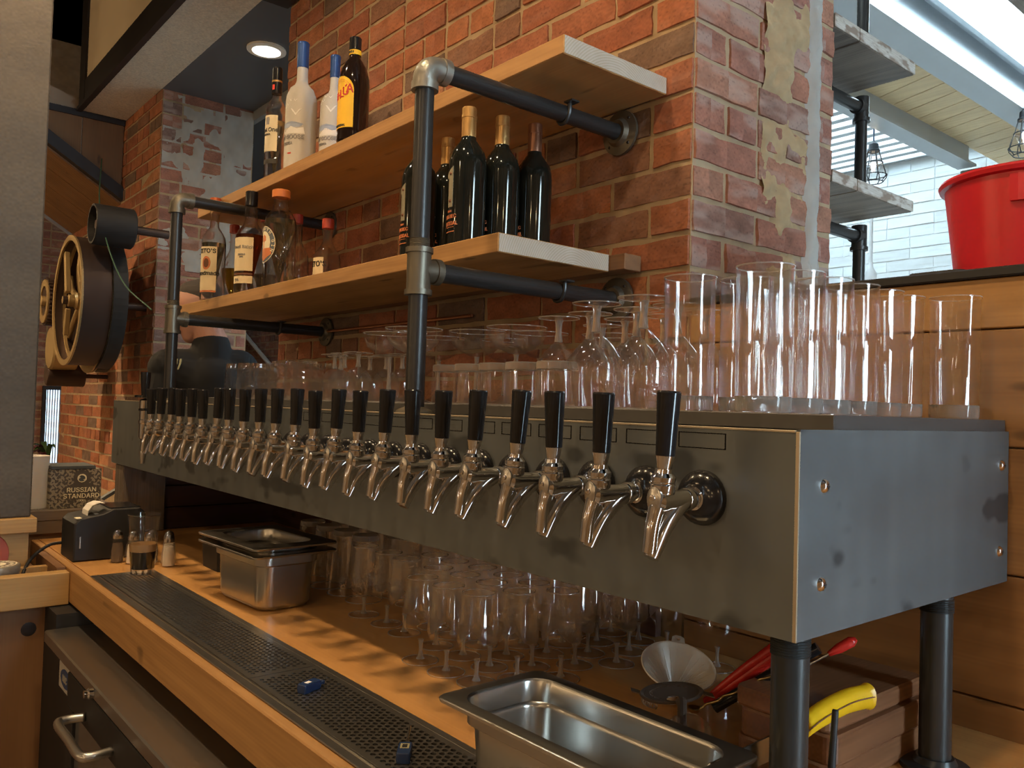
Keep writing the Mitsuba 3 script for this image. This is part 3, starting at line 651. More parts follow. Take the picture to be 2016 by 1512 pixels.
# ------------------------------------------------------------------ bottle shelves on pipe frames
t = thing('bottle_shelf', 'upper wooden bottle shelf on the brick pillar', 'shelf')
wood(t, 'board', box(-2.466, -.617, .247, .526, 1.974, 2.0085, .0015), 0, 0)
part(t, 'end_grain', box(-.618, -.6164, .249, .524, 1.9755, 2.007), 'end_grain', False, 'grey end grain')
t = thing('bottle_shelf', 'lower wooden bottle shelf carrying the wine and the spirits', 'shelf')
wood(t, 'board', box(-2.44, -.713, .190, .476, 1.628, 1.6635, .0015), 0, 0)
part(t, 'end_grain', box(-.714, -.7124, .192, .474, 1.6295, 1.662), 'end_grain', False, 'grey end grain')
wood(t, 'filler_strip', box(-2.40, -.672, .4775, .526, 1.630, 1.6620, .0015), 5, 0)
PR, YP = .0163, .0385
def pipe_frame(x, label, zb):
    t = thing('pipe_frame', label, 'shelf bracket')
    zt, zm = 1.915, 1.575
    part(t, 'post', rod((x, YP, zb), (x, YP, zm - .028), PR, 24), 'black_pipe', 40)
    part(t, 'post', rod((x, YP, zm + .028), (x, YP, zt - .02), PR, 24), 'black_pipe', 40)
    part(t, 'upper_arm', rod((x, YP + .02, zt + .010), (x, YW - .012, zt + .010), PR, 24), 'black_pipe', 40)
    part(t, 'lower_arm', rod((x, YP + .02, zm + .003), (x, YW - .012, zm + .003), PR, 24), 'black_pipe', 40)
    el = curve([(x, YP, zt - .024), (x, YP, zt - .008), (x, YP + .006, zt + .004), (x, YP + .018, zt + .010), (x, YP + .036, zt + .010)], 24)
    part(t, 'elbow', join(tube(el, .0205, 24), rod((x, YP, zt - .032), (x, YP, zt - .018), .0232, 24), rod((x, YP + .030, zt + .010), (x, YP + .044, zt + .010), .0228, 24)), 'pale_iron' if x > -1 else 'cast_iron', 35)
    part(t, 'tee', join(rod((x, YP, zm - .034), (x, YP, zm + .034), .0205, 24), rod((x, YP, zm - .040), (x, YP, zm - .031), .0235, 24), rod((x, YP, zm + .031), (x, YP, zm + .040), .0235, 24),
                        rod((x, YP, zm + .003), (x, YP + .034, zm + .003), .0195, 24), rod((x, YP + .028, zm + .003), (x, YP + .040, zm + .003), .0225, 24)), 'cast_iron', 35)
    part(t, 'thread', move(lathe(sum([[(PR, zm + .042 + i * .0024), (PR + .0011, zm + .0432 + i * .0024)] for i in range(6)], []), 24), x, YP, 0), 'cast_iron')
    for z, nm in ((zt + .010, 'upper'), (zm + .003, 'lower')):
        f = part(t, 'wall_flange', move(swing([(.0, .001), (.046, .001), (.046, .007), (.030, .011), (.024, .020), (.0168, .020)], 32), x, YW - .0015, z), 'cast_iron', 35)
        for a in (45, 135, 225, 315):
            part(t, f.split('__')[1] + '__screw', move(swing([(.004, 0), (.003, .003), (0, .0036)], 10), x + .036 * math.cos(math.radians(a)), YW - .0085, z + .036 * math.sin(math.radians(a))), 'dark_steel', 40)
        c = curve([(x - .0175, .36, z + .016), (x - .0175, .36, z), (x - .010, .36, z - .0155), (x, .36, z - .0185), (x + .010, .36, z - .0155), (x + .0175, .36, z), (x + .0175, .36, z + .016)], 24)
        part(t, 'pipe_strap', join(tube(c, .0045, 8), box(x - .034, x - .012, .350, .370, z + .0155, z + .019), box(x + .012, x + .034, .350, .370, z + .0155, z + .019)), 'black_pipe', 40)
    part(t, 'foot', move(lathe([(.0163, .010), (.030, .004), (.032, 0), (0, 0)][::-1], 24), x, YP, zb), 'cast_iron', 35)
pipe_frame(-.735, 'near pipe frame with pale elbow in front of the wine bottles', ZT + .0015)
pipe_frame(-2.02, 'far pipe frame with brown elbow in front of the far pillar', ZT + .0015)
solo('copper_pipe', rod((-2.05, YW - .012, 1.578), (-1.22, YW - .012, 1.578), .0045, 10), mat('copper', (.55, .25, .13), .35, .9), 'thin copper pipe under the lower bottle shelf', 'pipe', 40)

# shelves on the kitchen side of the near pillar
def rear_shelf(z0, z1, label):
    t = thing('bottle_shelf', label, 'shelf')
    for a, b, tone in ((1.044, 1.160, 10), (1.162, 1.455, 10)):
        wood(t, 'board', box(-2.0, XE - .005, a, b, z0, z1, .004), 4, 0)
        part(t, 'end_grain', box(XE - .006, XE - .0040, a + .001, b - .001, z0 + .001, z1 - .001, .0006), 'white_wash', False, 'white flaking end grain')
    return t
rear_shelf(2.258, 2.292, 'upper white-ended shelf on the kitchen side of the near pillar')
rear_shelf(1.894, 1.924, 'lower white-ended shelf on the kitchen side of the near pillar')
rf = thing('pipe_frame', 'black pipe frame on the kitchen side of the near pillar', 'shelf bracket')
xr, yr = -.72, 1.49
for z0, z1 in ((1.568, 1.825), (1.925, 2.19), (2.293, 2.8)): part(rf, 'post', rod((xr, yr, z0), (xr, yr, z1), PR, 20), 'black_pipe', 40)
for z in (1.858, 2.222):
    part(rf, 'arm', rod((xr, 1.04, z), (xr, yr, z), PR, 20), 'black_pipe', 40)
    part(rf, 'tee', join(rod((xr, yr, z - .036), (xr, yr, z + .030), .0205, 20), rod((xr, yr, z - .040), (xr, yr, z - .030), .024, 20), rod((xr, yr - .03, z), (xr, yr, z), .021, 20)), 'black_pipe', 35)
    c = curve([(xr - .0175, 1.16, z + .030), (xr - .0175, 1.16, z), (xr, 1.16, z - .0185), (xr + .0175, 1.16, z), (xr + .0175, 1.16, z + .030)], 20)
    part(rf, 'pipe_strap', tube(c, .005, 8), 'chrome', 40)
# ------------------------------------------------------------------ bottles
mat('paper', (.72, .60, .38), .7); mat('cream_label', (.80, .72, .52), .65); mat('ink', (.03, .028, .025), .6); mat('grey_ink', (.22, .21, .21), .6)
mat('orange_cap', (.62, .19, .05), .4); mat('copper_cap', (.55, .14, .05), .3, .6); mat('red_cap', (.40, .05, .03), .4); mat('blue_foil', (.035, .09, .27), .3, .5)
mat('frost', (.50, .48, .44), .42, spec=.4); mat('white_print', (.80, .79, .76), .6); mat('pale_blue_print', (.32, .38, .50), .6); mat('red_ink', (.50, .03, .02), .5)
mat('gold_foil', (.62, .36, .13), .32, .7); mat('brown_foil', (.25, .11, .06), .35, .6); mat('wine_glass_black', (.008, .009, .007), .06, spec=.6); mat('coffee_glass', (.012, .006, .004), .07, spec=.6)
mat('yellow_label', (.80, .46, .02), .5); mat('amber_label', (.72, .33, .02), .5); mat('metal_label', (.50, .45, .32), .35, .7); mat('orange_print', (.60, .20, .08), .5)
def liquor(name, tr, diff, w):
    scene[name] = {'type': 'blendbsdf', 'weight': w, 'a': {'type': 'dielectric', 'int_ior': 1.36, 'specular_transmittance': col(*tr)}, 'b': {'type': 'twosided', 'd': {'type': 'diffuse', 'reflectance': col(*diff)}}}
liquor('amber', (.75, .25, .05), (.42, .085, .012), .45); liquor('yellow_liquor', (.9, .72, .15), (.62, .45, .04), .4); liquor('clear_liquor', (.95, .97, .90), (.60, .64, .50), .16)
FRONT = -PI / 2
def prof(*p): return [(r, z) for r, z in p]
def inner(profile, top, shrink=.0022):
    out = [(0, .006)]
    for r, z in profile:
        if r > shrink and .005 < z < top: out.append((r - shrink, max(z, .006)))
    rt = np.interp(top, [z for r, z in profile], [r for r, z in profile]) - shrink
    return out + [(rt, top), (0, top)]
BS = 1.0
def place(mesh, x, y, z):
    m = mesh.copy(); m.vertices = m.vertices * BS; return move(m, x, y, z)
def bottle(name, label, x, y, z, profile, glass, cap=None, cap_mat=None, liquid=None, level=0, group=None, angle=90):
    t = thing(name, label, 'bottle', group)
    if glass == 'thin_glass':
        ins = [(0, .0048)] + [(max(r - .0017, .003), z_ if z_ > .0048 else .0048) for r, z_ in profile if r > .02 or z_ > .05]
        profile_ = profile + [(profile[-1][0] - .0017, profile[-1][1])] + ins[::-1]
        part(t, 'glass', place(lathe(profile_, 40), x, y, z), 'glass', 40)
    else: part(t, 'glass', place(lathe(profile, 40), x, y, z), glass, 40)
    if cap: part(t, 'cap', place(lathe(cap, 32), x, y, z), cap_mat, 35)
    if liquid: part(t, 'liquid', place(lathe(inner(profile, level), 40), x, y, z), liquid, 40)
    def lab(nm, m, material, smooth=30): return part(t, nm, place(m, x, y, z), material, smooth)
    return t, lab
ZU, ZL = 2.0088, 1.6638
# upper shelf
BS = .903
P = prof((0, .002), (.030, 0), (.033, .004), (.033, .225), (.031, .240), (.020, .262), (.0145, .272), (.0140, .345))
t, lab = bottle('vodka_bottle', 'clear vodka bottle with cream label and black cap, leftmost on the upper shelf', -1.911, .28, ZU, P, 'thin_glass', [(0, .284), (.0165, .284), (.0165, .368), (.015, .372), (0, .372)], 'black_plastic', 'clear_liquor', .19)
lab('label', sector(.0334, FRONT + .35, 1.0, .085, .205), 'cream_label'); lab('band', sector(.0334, FRONT + .35, 1.0, .045, .060), 'ink'); lab('seal', sector(.0170, FRONT + .4, .3, .295, .312), 'red_ink'); lab('gold_ring', move(lathe([(.0167, .322), (.0170, .325), (.0167, .328)], 28), 0, 0, 0), 'gold_foil')
lab('lettering', join(wrap(text('Ketel One', .0125), .0335, FRONT + .25, .150), wrap(text('VODKA', .0058), .0335, FRONT + .25, .138)), 'ink', False)
lab('crest', wrap(move(box(-.007, .007, 0, .024, 0, .0003), 0, 0, 0), .0336, FRONT + .3, .174), 'grey_ink', False)
def frosted(x, y, s, label):
    P = prof((0, .002), (.044, 0), (.0485, .005), (.0485, .215), (.046, .238), (.036, .262), (.022, .275), (.0175, .288), (.0165, .33), (.0165, .404))
    P = [(r * s, z * s) for r, z in P]
    t, lab = bottle('vodka_bottle', label, x, y, ZU, P, 'frost', [(r * s, z * s) for r, z in [(0, .33), (.0182, .33), (.0182, .400), (.0188, .403), (.0188, .408), (.017, .412), (0, .412)]], 'blue_foil')
    R = .0488 * s
    lab('lettering', join(wrap(text('GREY GOOSE', .0125 * s), R, FRONT + .25, .092 * s), wrap(text('VODKA', .0085 * s), R, FRONT + .22, .074 * s)), 'grey_ink', False)
    lab('red_mark', wrap(box(.004, .016, 0, .004, 0, .0003), R, FRONT + .2, .045 * s), 'red_ink', False)
    hill = prism([(-.05, 0), (-.03, .012), (-.012, .008), (.008, .022), (.026, .014), (.045, .019), (.05, 0)], .0003)
    lab('snow_print', wrap(hill, R, FRONT + .3, .108 * s), 'white_print', False)
    lab('lake_print', wrap(prism([(-.05, 0), (.035, 0), (.045, .010), (.01, .017), (-.03, .013), (-.05, .012)], .0002), R, FRONT + .3, .128 * s), 'pale_blue_print', False)
    birds = []
    for bx_, bz, bs in ((-.03, .175, .8), (-.018, .178, .9), (-.006, .184, 1), (.004, .196, 1), (.018, .194, .9), (.020, .160, 2.4)):
        birds.append(move(prism([(-.007 * bs, .005 * bs), (-.004 * bs, .0035 * bs), (0, -.0015 * bs), (.004 * bs, .0035 * bs), (.007 * bs, .005 * bs), (.004 * bs, .001 * bs), (0, -.004 * bs), (-.004 * bs, .001 * bs)], .0003), bx_, bz, 0))
    lab('bird_print', wrap(join(*birds), R, FRONT + .35, 0), 'white_print', False)
BS = 1.0
frosted(-1.782, .30, .915, 'tall frosted vodka bottle with blue foil neck beside the cream-labelled one')
frosted(-1.687, .355, .79, 'shorter frosted vodka bottle half hidden behind the coffee liqueur')
BS = .89
P = prof((0, .002), (.040, 0), (.0445, .005), (.0445, .020), (.0425, .026), (.0435, .032), (.0440, .165), (.043, .185), (.036, .215), (.024, .238), (.0165, .247), (.0160, .258), (.0165, .30))
t, lab = bottle('liqueur_bottle', 'dark coffee liqueur bottle with yellow arched label, rightmost on the upper shelf', -1.443, .285, ZU, P, 'coffee_glass', [(0, .272), (.0172, .272), (.0172, .306), (.016, .308), (0, .308)], 'black_plastic')
arch = prism([(-.043, 0), (.043, 0), (.043, .105)] + [(.043 * math.cos(a), .105 + .043 * math.sin(a)) for a in np.linspace(0, PI, 16)[1:-1]] + [(-.043, .105)], .0003)
lab('label', wrap(arch, .0446, FRONT + .12, .036), 'yellow_label', False)
arc = lambda r0, r1: prism([(r1 * math.cos(a), r1 * math.sin(a)) for a in np.linspace(0, PI, 16)] + [(r0 * math.cos(a), r0 * math.sin(a)) for a in np.linspace(PI, 0, 16)], .0003)
lab('arch_print', wrap(join(arc(.033, .0355), arc(.028, .030)), .0449, FRONT + .12, .140), 'amber_label', False)
lab('lettering', join(*[wrap(move(text(c, .0175 + .0012 * i, center=True), .0125 * (i - 2.5), .0010 * i * i - .002, 0), .0449, FRONT + .12, .122 - .002 * i) for i, c in enumerate('KAHLÚA')]), 'red_ink', False)
lab('small_lettering', wrap(text('ORIGINAL', .006), .0449, FRONT + .12, .040), 'ink', False)
lab('neck_band', sector(.0175, FRONT, PI * .999, .256, .270, 30), 'yellow_label'); lab('neck_print', wrap(text('1936', .006), .0178, FRONT + .3, .260), 'ink', False)
lab('red_seal', wrap(prism([(.011 * math.cos(a) * (1 + .12 * math.sin(7 * a)), .008 * math.sin(a) * (1 + .1 * math.sin(5 * a))) for a in np.linspace(0, 2 * PI, 30)[:-1]], .0012), .039, FRONT - .55, .211), 'orange_cap', False)
# lower shelf: spirits
BS = .94
P = prof((0, .002), (.036, 0), (.040, .004), (.040, .200), (.037, .222), (.024, .245), (.0150, .258), (.0140, .30), (.0165, .305), (.0165, .318), (.0150, .322))
t, lab = bottle('vodka_bottle', 'clear vodka bottle with copper cap and tan label, leftmost on the lower shelf', -2.243, .228, ZL, P, 'thin_glass', [(0, .322), (.0185, .322), (.0185, .356), (.017, .359), (0, .359)], 'copper_cap', 'clear_liquor', .20)
lab('label', sector(.0404, FRONT + .66, .85, .035, .185), 'paper'); lab('foot_band', sector(.0405, FRONT + .66, .85, .028, .0345), 'orange_print')
lab('lettering', join(wrap(text("TITO'S", .014), .0406, FRONT + .62, .163), wrap(text('Handmade', .013), .0406, FRONT + .66, .087)), 'ink', False)
lab('medallion', wrap(prism([(.016 * math.cos(a), .023 * math.sin(a)) for a in np.linspace(0, 2 * PI, 30)[:-1]], .0003), .0405, FRONT + .62, .128), 'orange_print', False)
lab('medallion_face', wrap(prism([(.010 * math.cos(a), .016 * math.sin(a)) for a in np.linspace(0, 2 * PI, 24)[:-1]], .0003), .0408, FRONT + .62, .128), mat('brown_ink', (.16, .06, .03), .6), False)
BS = .922
P = prof((0, .002), (.042, 0), (.046, .004), (.046, .185), (.040, .202), (.026, .222), (.021, .235), (.0215, .262), (.0175, .285), (.0165, .30))
t, lab = bottle('whiskey_bottle', 'amber whiskey bottle with pale square label and black cap', -1.960, .235, ZL, P, 'thin_glass', [(0, .288), (.0195, .288), (.0195, .331), (.018, .334), (0, .334)], 'black_plastic', 'amber', .190)
lab('label', sector(.0464, FRONT + .62, .8, .070, .178), 'paper'); lab('lower_label', sector(.0464, FRONT + .62, .8, .030, .054), 'paper'); lab('dark_band', sector(.0464, FRONT + .62, .8, .0575, .063), 'brown_ink')
lab('lettering', join(wrap(text('Small Batch', .010, bold=False), .0466, FRONT + .62, .142), wrap(text('SINGLE', .005), .0466, FRONT + .62, .120), wrap(text('RYE', .005), .0466, FRONT + .62, .112), wrap(text('94', .010, bold=False), .0466, FRONT + .3, .036)), 'grey_ink', False)
BS = .929
P = prof((0, .002), (.044, 0), (.0475, .004), (.0475, .185), (.044, .210), (.032, .228), (.024, .236), (.0215, .250), (.0205, .272))
t, lab = bottle('gin_bottle', 'pale green gin bottle with orange cap and round seal label', -1.753, .237, ZL, P, 'thin_glass', [(0, .272), (.0270, .272), (.0270, .293), (.0255, .295), (0, .295)], 'orange_cap', 'clear_liquor', .205)
ov = lambda a, b: [(a * math.cos(q), b * math.sin(q)) for q in np.linspace(0, 2 * PI, 36)[:-1]]
lab('label', wrap(prism(ov(.042, .053), .0003), .0478, FRONT - .02, .125), mat('slate_label', (.13, .15, .17), .6), False)
lab('label_rim', wrap(prism(ov(.044, .055), .0002), .0476, FRONT - .02, .125), 'cream_label', False)
lab('label_centre', wrap(prism(ov(.028, .037), .0003), .0482, FRONT - .02, .128), 'cream_label', False)
lab('label_foot', wrap(prism([(-.034, -.030), (-.03, -.012), (.03, -.012), (.034, -.030), (.0, -.050)], .0003), .0485, FRONT - .02, .125), 'orange_print', False)
lets = []
for i, c in enumerate('PLYMOUTH GIN'):
    if c == ' ': continue
    a = math.radians(168 - i * 17.5); m = turn(text(c, .0085), math.degrees(a) - 90, [0, 0, 1]); lets.append(move(m, .0335 * math.cos(a), .0425 * math.sin(a), 0))
lab('lettering', wrap(join(*lets), .0484, FRONT - .02, .125), 'cream_label', False)
lab('tree_print', wrap(prism([(-.003, -.02), (.003, -.02), (.002, 0), (.012, .004), (.010, .017), (0, .022), (-.010, .017), (-.012, .004), (-.002, 0)], .0003), .0485, FRONT - .02, .132), 'orange_print', False)
BS = 1.0
SM = prof((0, .002), (.034, 0), (.037, .004), (.037, .105), (.034, .125), (.020, .150), (.0135, .165), (.0130, .20), (.0145, .205), (.0145, .213))
def small_bottle(name, label, x, y, s, capm, liquor, level, lettering=None):
    P = [(r, z * s) for r, z in SM]
    t, lab = bottle(name, label, x, y, ZL, P, 'thin_glass', [(0, .213 * s), (.0165, .213 * s), (.0165, .213 * s + .026), (.015, .213 * s + .028), (0, .213 * s + .028)], capm, liquor, level)
    if lettering:
        lab('label', sector(.0374, FRONT, .85, .02, .085), 'paper'); lab('lettering', wrap(text(lettering, .014), .0376, FRONT + .2, .060), 'ink', False)
small_bottle('tequila_bottle', 'yellow tequila bottle standing behind the copper-capped vodka', -2.35, .335, 1.2, 'red_cap', 'yellow_liquor', .13)
small_bottle('tequila_bottle', 'red-capped bottle half hidden behind the amber whiskey', -2.135, .355, 1.24, 'red_cap', 'clear_liquor', .09)
small_bottle('tequila_bottle', 'red-capped yellow bottle peeping out behind the round-sealed gin', -1.930, .37, 1.08, 'red_cap', 'yellow_liquor', .06)
small_bottle('vodka_bottle', 'small red-capped bottle standing alone right of the gin', -1.668, .34, .80, 'red_cap', 'clear_liquor', .02, "TITO'S")
# wine
W = prof((0, .004), (.020, .002), (.033, 0), (.0368, .004), (.0375, .160), (.0368, .172), (.0325, .188), (.0215, .204), (.0152, .213), (.0138, .224), (.0136, .273))
one = prism([(-.0085, 0), (.0085, 0), (.0085, .085), (-.0105, .070), (-.0105, .062), (-.0055, .062), (-.0085, .058)], .0012)
one = prism([(-.006, 0), (.009, 0), (.009, .080), (-.012, .067), (-.012, .058), (-.005, .060)], .0012)
g = {'type': 'shapegroup'}
g['glass'] = shape(lathe(W, 40), 'wine_glass_black', 40)
g['number_plate'] = shape(wrap(one, .0378, FRONT, .074), 'metal_label')
g['rivet'] = shape(join(*[wrap(move(lathe([(.0032, 0), (.0026, .0014), (0, .0018)], 12), xx, zz, .0012), .0378, FRONT, .074) for xx, zz in ((.002, .012), (.002, .066))]), 'brown_foil', True)
g['lettering'] = shape(join(wrap(text('MALBEC', .0068), .0378, FRONT, .052), wrap(text('ANTIGAL', .0072), .0378, FRONT, .038), wrap(text('2014', .004), .0378, FRONT, .064), wrap(box(-.013, .013, 0, .0008, 0, .0006), .0378, FRONT, .034), wrap(box(-.015, .015, 0, .0015, 0, .0006), .0378, FRONT, .025)), 'orange_print')
for nm, m in (('wine_light', 'gold_foil'), ('wine_dark', 'brown_foil')):
    gg = dict(g); gg['capsule'] = shape(lathe([(.0141, .212), (.0145, .214), (.0147, .256), (.0154, .257), (.0154, .262), (.0147, .264), (.0149, .276), (.0138, .278), (0, .278)], 32), m, 30)
    scene[nm] = gg
for x, y, a, kind, label in ((-1.051, .238, -4, 'wine_light', 'wine bottle with metal figure 1 label behind the near pipe post'), (-1.060, .316, -4, 'wine_light', 'gold-capped wine bottle just right of the post, set back'),
                             (-.877, .238, -6, 'wine_light', 'tallest-looking gold-capped wine bottle, its metal figure 1 in full view'), (-.868, .316, -22, 'wine_light', 'wine bottle right of the front one, neck half in shadow'),
                             (-.856, .394, -20, 'wine_dark', 'rightmost wine bottle with brown capsule by the brick')):
    key = thing('wine_bottle', label, 'wine bottle', 'red wine bottles on the lower shelf')
    scene[key] = {'type': 'instance', 'to_world': T().translate([x, y, ZL]) @ T().rotate([0, 0, 1], a), 'sg': {'type': 'ref', 'id': kind}}

# ------------------------------------------------------------------ glasses
def glass_group(name, **parts):
    scene[name + '_parts'] = {'type': 'shapegroup', **{k: v for k, v in parts.items()}}
def glasses(name, group_id, spots, label, group, category='glass', flip=0, z=0):
    for k, (x, y) in enumerate(spots):
        key = thing(name, label, category, group)
        m = T().translate([x, y, z + flip]) @ T().rotate([0, 0, 1], rng.uniform(0, 360))
        if flip: m = m @ T().rotate([1, 0, 0], 180)
        scene[key] = {'type': 'instance', 'to_world': m, 'sg': {'type': 'ref', 'id': group_id + '_parts'}}
ZS = 1.3538
seedc = [0]
def dense(p, step=.012):
    out = [p[0]]
    for a, b in zip(p[:-1], p[1:]):
        k = max(1, int(math.hypot(b[0] - a[0], b[1] - a[1]) / step)); out += [(a[0] + (b[0] - a[0]) * i / k, a[1] + (b[1] - a[1]) * i / k) for i in range(1, k + 1)]
    return out
def thin(p, two=False, amp=.0004):
    seedc[0] += 1; p = dense(p)
    m = ripple(p, 72, amp, seedc[0])
    if two: m = join(m, ripple([(max(r - .0016, .001), z) for r, z in p], 64, amp, seedc[0] + 50))
    return shape(m, 'thin_glass' if two else 'thin_glass_one', True)
solid = lambda p, n=40: shape(lathe(p, n), 'glass_edge', 40)
glass_group('highball', wall=thin([(.0318, .0185), (.0322, .06), (.0328, .168)], True), base=solid([(0, 0), (.0300, 0), (.0314, .002), (.0316, .0183), (.0295, .0180), (.022, .0150), (0, .0135)]),
            rim=shape(lathe([(.0321, .1672), (.0335, .1672), (.0335, .1690), (.0321, .1690), (.0321, .1672)], 40), 'glass_edge', 40))
hb = [(-.112, .108 + .067 * k) for k in range(6)] + [(-.226, .116), (-.184, .176), (-.18, .243), (-.18, .31), (-.18, .378), (-.249, .318), (-.249, .388), (-.056, .487)]
hb[5] = (-.114, .444)
for i, (x, y) in enumerate(hb):
    lab_ = f'{ORD[i]} tall highball glass in the row going back from the near corner of the slab' if i < 6 else {6: 'leftmost tall highball glass, in front of the upturned goblets', 7: 'second tall highball glass from the left on the slab', 13: 'tall highball glass nearest the half wall'}.get(i, 'tall straight highball glass behind the front ones at the near end of the slab')
    glasses('highball_glass', 'highball', [(x, y)], lab_, 'highball glasses on the slab', z=ZS)
glass_group('goblet', rim=solid([(0.035-.0013, 0.149-.0011), (0.035+.0004, 0.149-.0011), (0.035+.0004, 0.149+.0006), (0.035-.0013, 0.149+.0006), (0.035-.0013, 0.149-.0011)]), bowl=thin([(.0068, .0425), (.012, .047), (.026, .062), (.036, .078), (.0385, .090), (.0375, .115), (.0350, .149)]), stem=solid([(0, .0035), (.0080, .0045), (.0058, .010), (.0050, .025), (.0066, .0385), (.0072, .0415), (0, .0428)], 24),
            foot=thin(p=[(.007, .0042), (.012, .0034), (.0345, .0015)]), foot_edge=solid([(.0340, .0005), (.0353, .0005), (.0353, .0022), (.0340, .0022), (.0340, .0005)]))
for q, l in zip([(-.575, .215), (-.392, .118), (-.300, .113)], ('leftmost upturned goblet on the slab, apart from the others beside the coupes', 'left one of the two big upturned goblets in front on the slab', 'right one of the two big upturned goblets in front, against the highballs')): glasses('goblet', 'goblet', [q], l, 'upturned goblets on the slab', flip=.1495, z=ZS)
glasses('goblet', 'goblet', [(-.600, .345), (-.487, .200), (-.392, .203), (-.495, .290), (-.313, .200), (-.415, .292), (-.332, .288)], 'upturned goblet in the rows behind the two big front goblets', 'upturned goblets on the slab', flip=.1495, z=ZS)
glass_group('coupe', rim=solid([(0.0545-.0013, 0.14-.0011), (0.0545+.0004, 0.14-.0011), (0.0545+.0004, 0.14+.0006), (0.0545-.0013, 0.14+.0006), (0.0545-.0013, 0.14-.0011)]), bowl=thin([(.0042, .092), (.014, .0935), (.032, .101), (.045, .112), (.052, .126), (.0545, .140)]), stem=solid([(0, .020), (.0062, .022), (.0044, .034), (.0036, .06), (.0040, .088), (.006, .0918), (0, .0922)], 24),
            foot=thin(p=[(.0064, .0205), (.016, .0115), (.030, .0052), (.0435, .0010)]), foot_edge=solid([(.0425, .0001), (.0440, .0001), (.0440, .0019), (.0425, .0019), (.0425, .0001)]))
glasses('coupe_glass', 'coupe', [(-.885, .130)], 'wide coupe glass half hidden by the near post, nearest the taps', 'coupe glasses on the slab', z=ZS)
glasses('coupe_glass', 'coupe', [(-.825, .235), (-.745, .325), (-1.02, .16), (-1.01, .275), (-.93, .39), (-.655, .425), (-.692, .222)], 'wide shallow coupe glass standing behind the front ones around the near post', 'coupe glasses on the slab', z=ZS)
glass_group('lowball', rim=solid([(0.032-.0015, 0.066-.0011), (0.032+.0004, 0.066-.0011), (0.032+.0004, 0.066+.0006), (0.032-.0015, 0.066+.0006), (0.032-.0015, 0.066-.0011)]), wall=thin([(.0312, .012), (.0320, .066)]), base=solid([(0, 0), (.0295, 0), (.0308, .002), (.0311, .0118), (.0285, .0112), (0, .0095)]))
for k, q in enumerate([(-.668, .108), (-.600, .107), (-.532, .106), (-.464, .110)]): glasses('lowball_glass', 'lowball', [q], f'{ORD[k]} short upturned tumbler from the left in the front row between coupes and goblets', 'upturned short tumblers on the slab', flip=.067, z=ZS)
glasses('lowball_glass', 'lowball', [(-.737, .112)], 'short upturned tumbler nearest the post, left of the front row', 'upturned short tumblers on the slab', flip=.067, z=ZS)
def facet(r0, r1, z0, z1, n=18, depth=.0012):
    rings = []
    for i, z in enumerate(np.linspace(z0, z1, 9)):
        a = np.linspace(0, 2 * PI, 2 * n, endpoint=False) + (i % 2) * PI / n; r = np.interp(z, [z0, z1], [r0, r1]) + depth * np.where(np.arange(2 * n) % 2, 1, -1)
        rings.append(np.stack([r * np.cos(a), r * np.sin(a), a * 0 + z], 1))
    return rings
glass_group('rocks', wall=shape(loft(facet(.0360, .0385, .012, .066), False, False), 'thin_glass'), lip=thin([(.0388, .066), (.0395, .090)]), base=shape(loft(facet(.0345, .0355, 0, .0118)[::2], True, True), 'glass'))
glasses('rocks_glass', 'rocks', [(-1.345, .122), (-1.437, .128), (-1.718, .125), (-1.765, .20), (-1.50, .215), (-1.41, .215), (-1.636, .125)], 'cut-glass rocks tumbler on the far half of the slab', 'cut-glass tumblers on the slab', flip=.0902, z=ZS)
glass_group('slim', wall=shape(loft(facet(.0225, .0250, .010, .090, 12, .0008), False, False), 'thin_glass'), base=solid([(0, 0), (.0215, 0), (.0225, .0015), (.0224, .0098), (0, .0085)]))
glasses('slim_glass', 'slim', [(-1.565, .125), (-1.515, .140), (-1.575, .19), (-1.655, .20)], 'slim cut-glass juice glass among the far tumblers', 'slim juice glasses on the slab', z=ZS)
glass_group('sour', rim=solid([(0.03-.0013, 0.1045-.0011), (0.03+.0004, 0.1045-.0011), (0.03+.0004, 0.1045+.0006), (0.03-.0013, 0.1045+.0006), (0.03-.0013, 0.1045-.0011)]), bowl=thin([(.006, .032), (.015, .036), (.026, .048), (.031, .062), (.0315, .08), (.0300, .1045)]), stem=solid([(0, .003), (.007, .0038), (.0046, .009), (.0042, .022), (.0062, .0315), (0, .0325)], 24), foot=thin(p=[(.007, .0040), (.010, .0032), (.0305, .0014)]), foot_edge=solid([(.0298, .0004), (.0310, .0004), (.0310, .0020), (.0298, .0020), (.0298, .0004)]))
glasses('sour_glass', 'sour', [(-1.265, .165), (-1.200, .155), (-1.130, .150), (-1.245, .245), (-1.165, .240), (-1.32, .21), (-1.09, .235)], 'small upturned stemmed glass between the far tumblers and the coupes', 'upturned sour glasses on the slab', flip=.105, z=ZS)

glass_group('tulip', rim=solid([(0.0262-.0013, 0.14-.0011), (0.0262+.0004, 0.14-.0011), (0.0262+.0004, 0.14+.0006), (0.0262-.0013, 0.14+.0006), (0.0262-.0013, 0.14-.0011)]), bowl=thin([(.0040, .036), (.010, .0385), (.021, .047), (.0300, .058), (.0328, .068), (.0322, .082), (.0285, .112), (.0262, .140)]), stem=solid([(0, .003), (.0072, .0038), (.0042, .009), (.0030, .018), (.0034, .031), (.0052, .0362), (0, .0366)], 24),
            foot=thin(p=[(.0070, .0040), (.010, .0032), (.0303, .0012)]), foot_edge=solid([(.0297, .0003), (.0310, .0003), (.0310, .0018), (.0297, .0018), (.0297, .0003)]))
from shapely.geometry import Polygon, Point
zone = Polygon([(-1.075, .135), (-.80, .132), (-.765, .063), (-.585, .063), (-.525, .20), (-.485, .46), (-.485, .49), (-1.1, .49)])
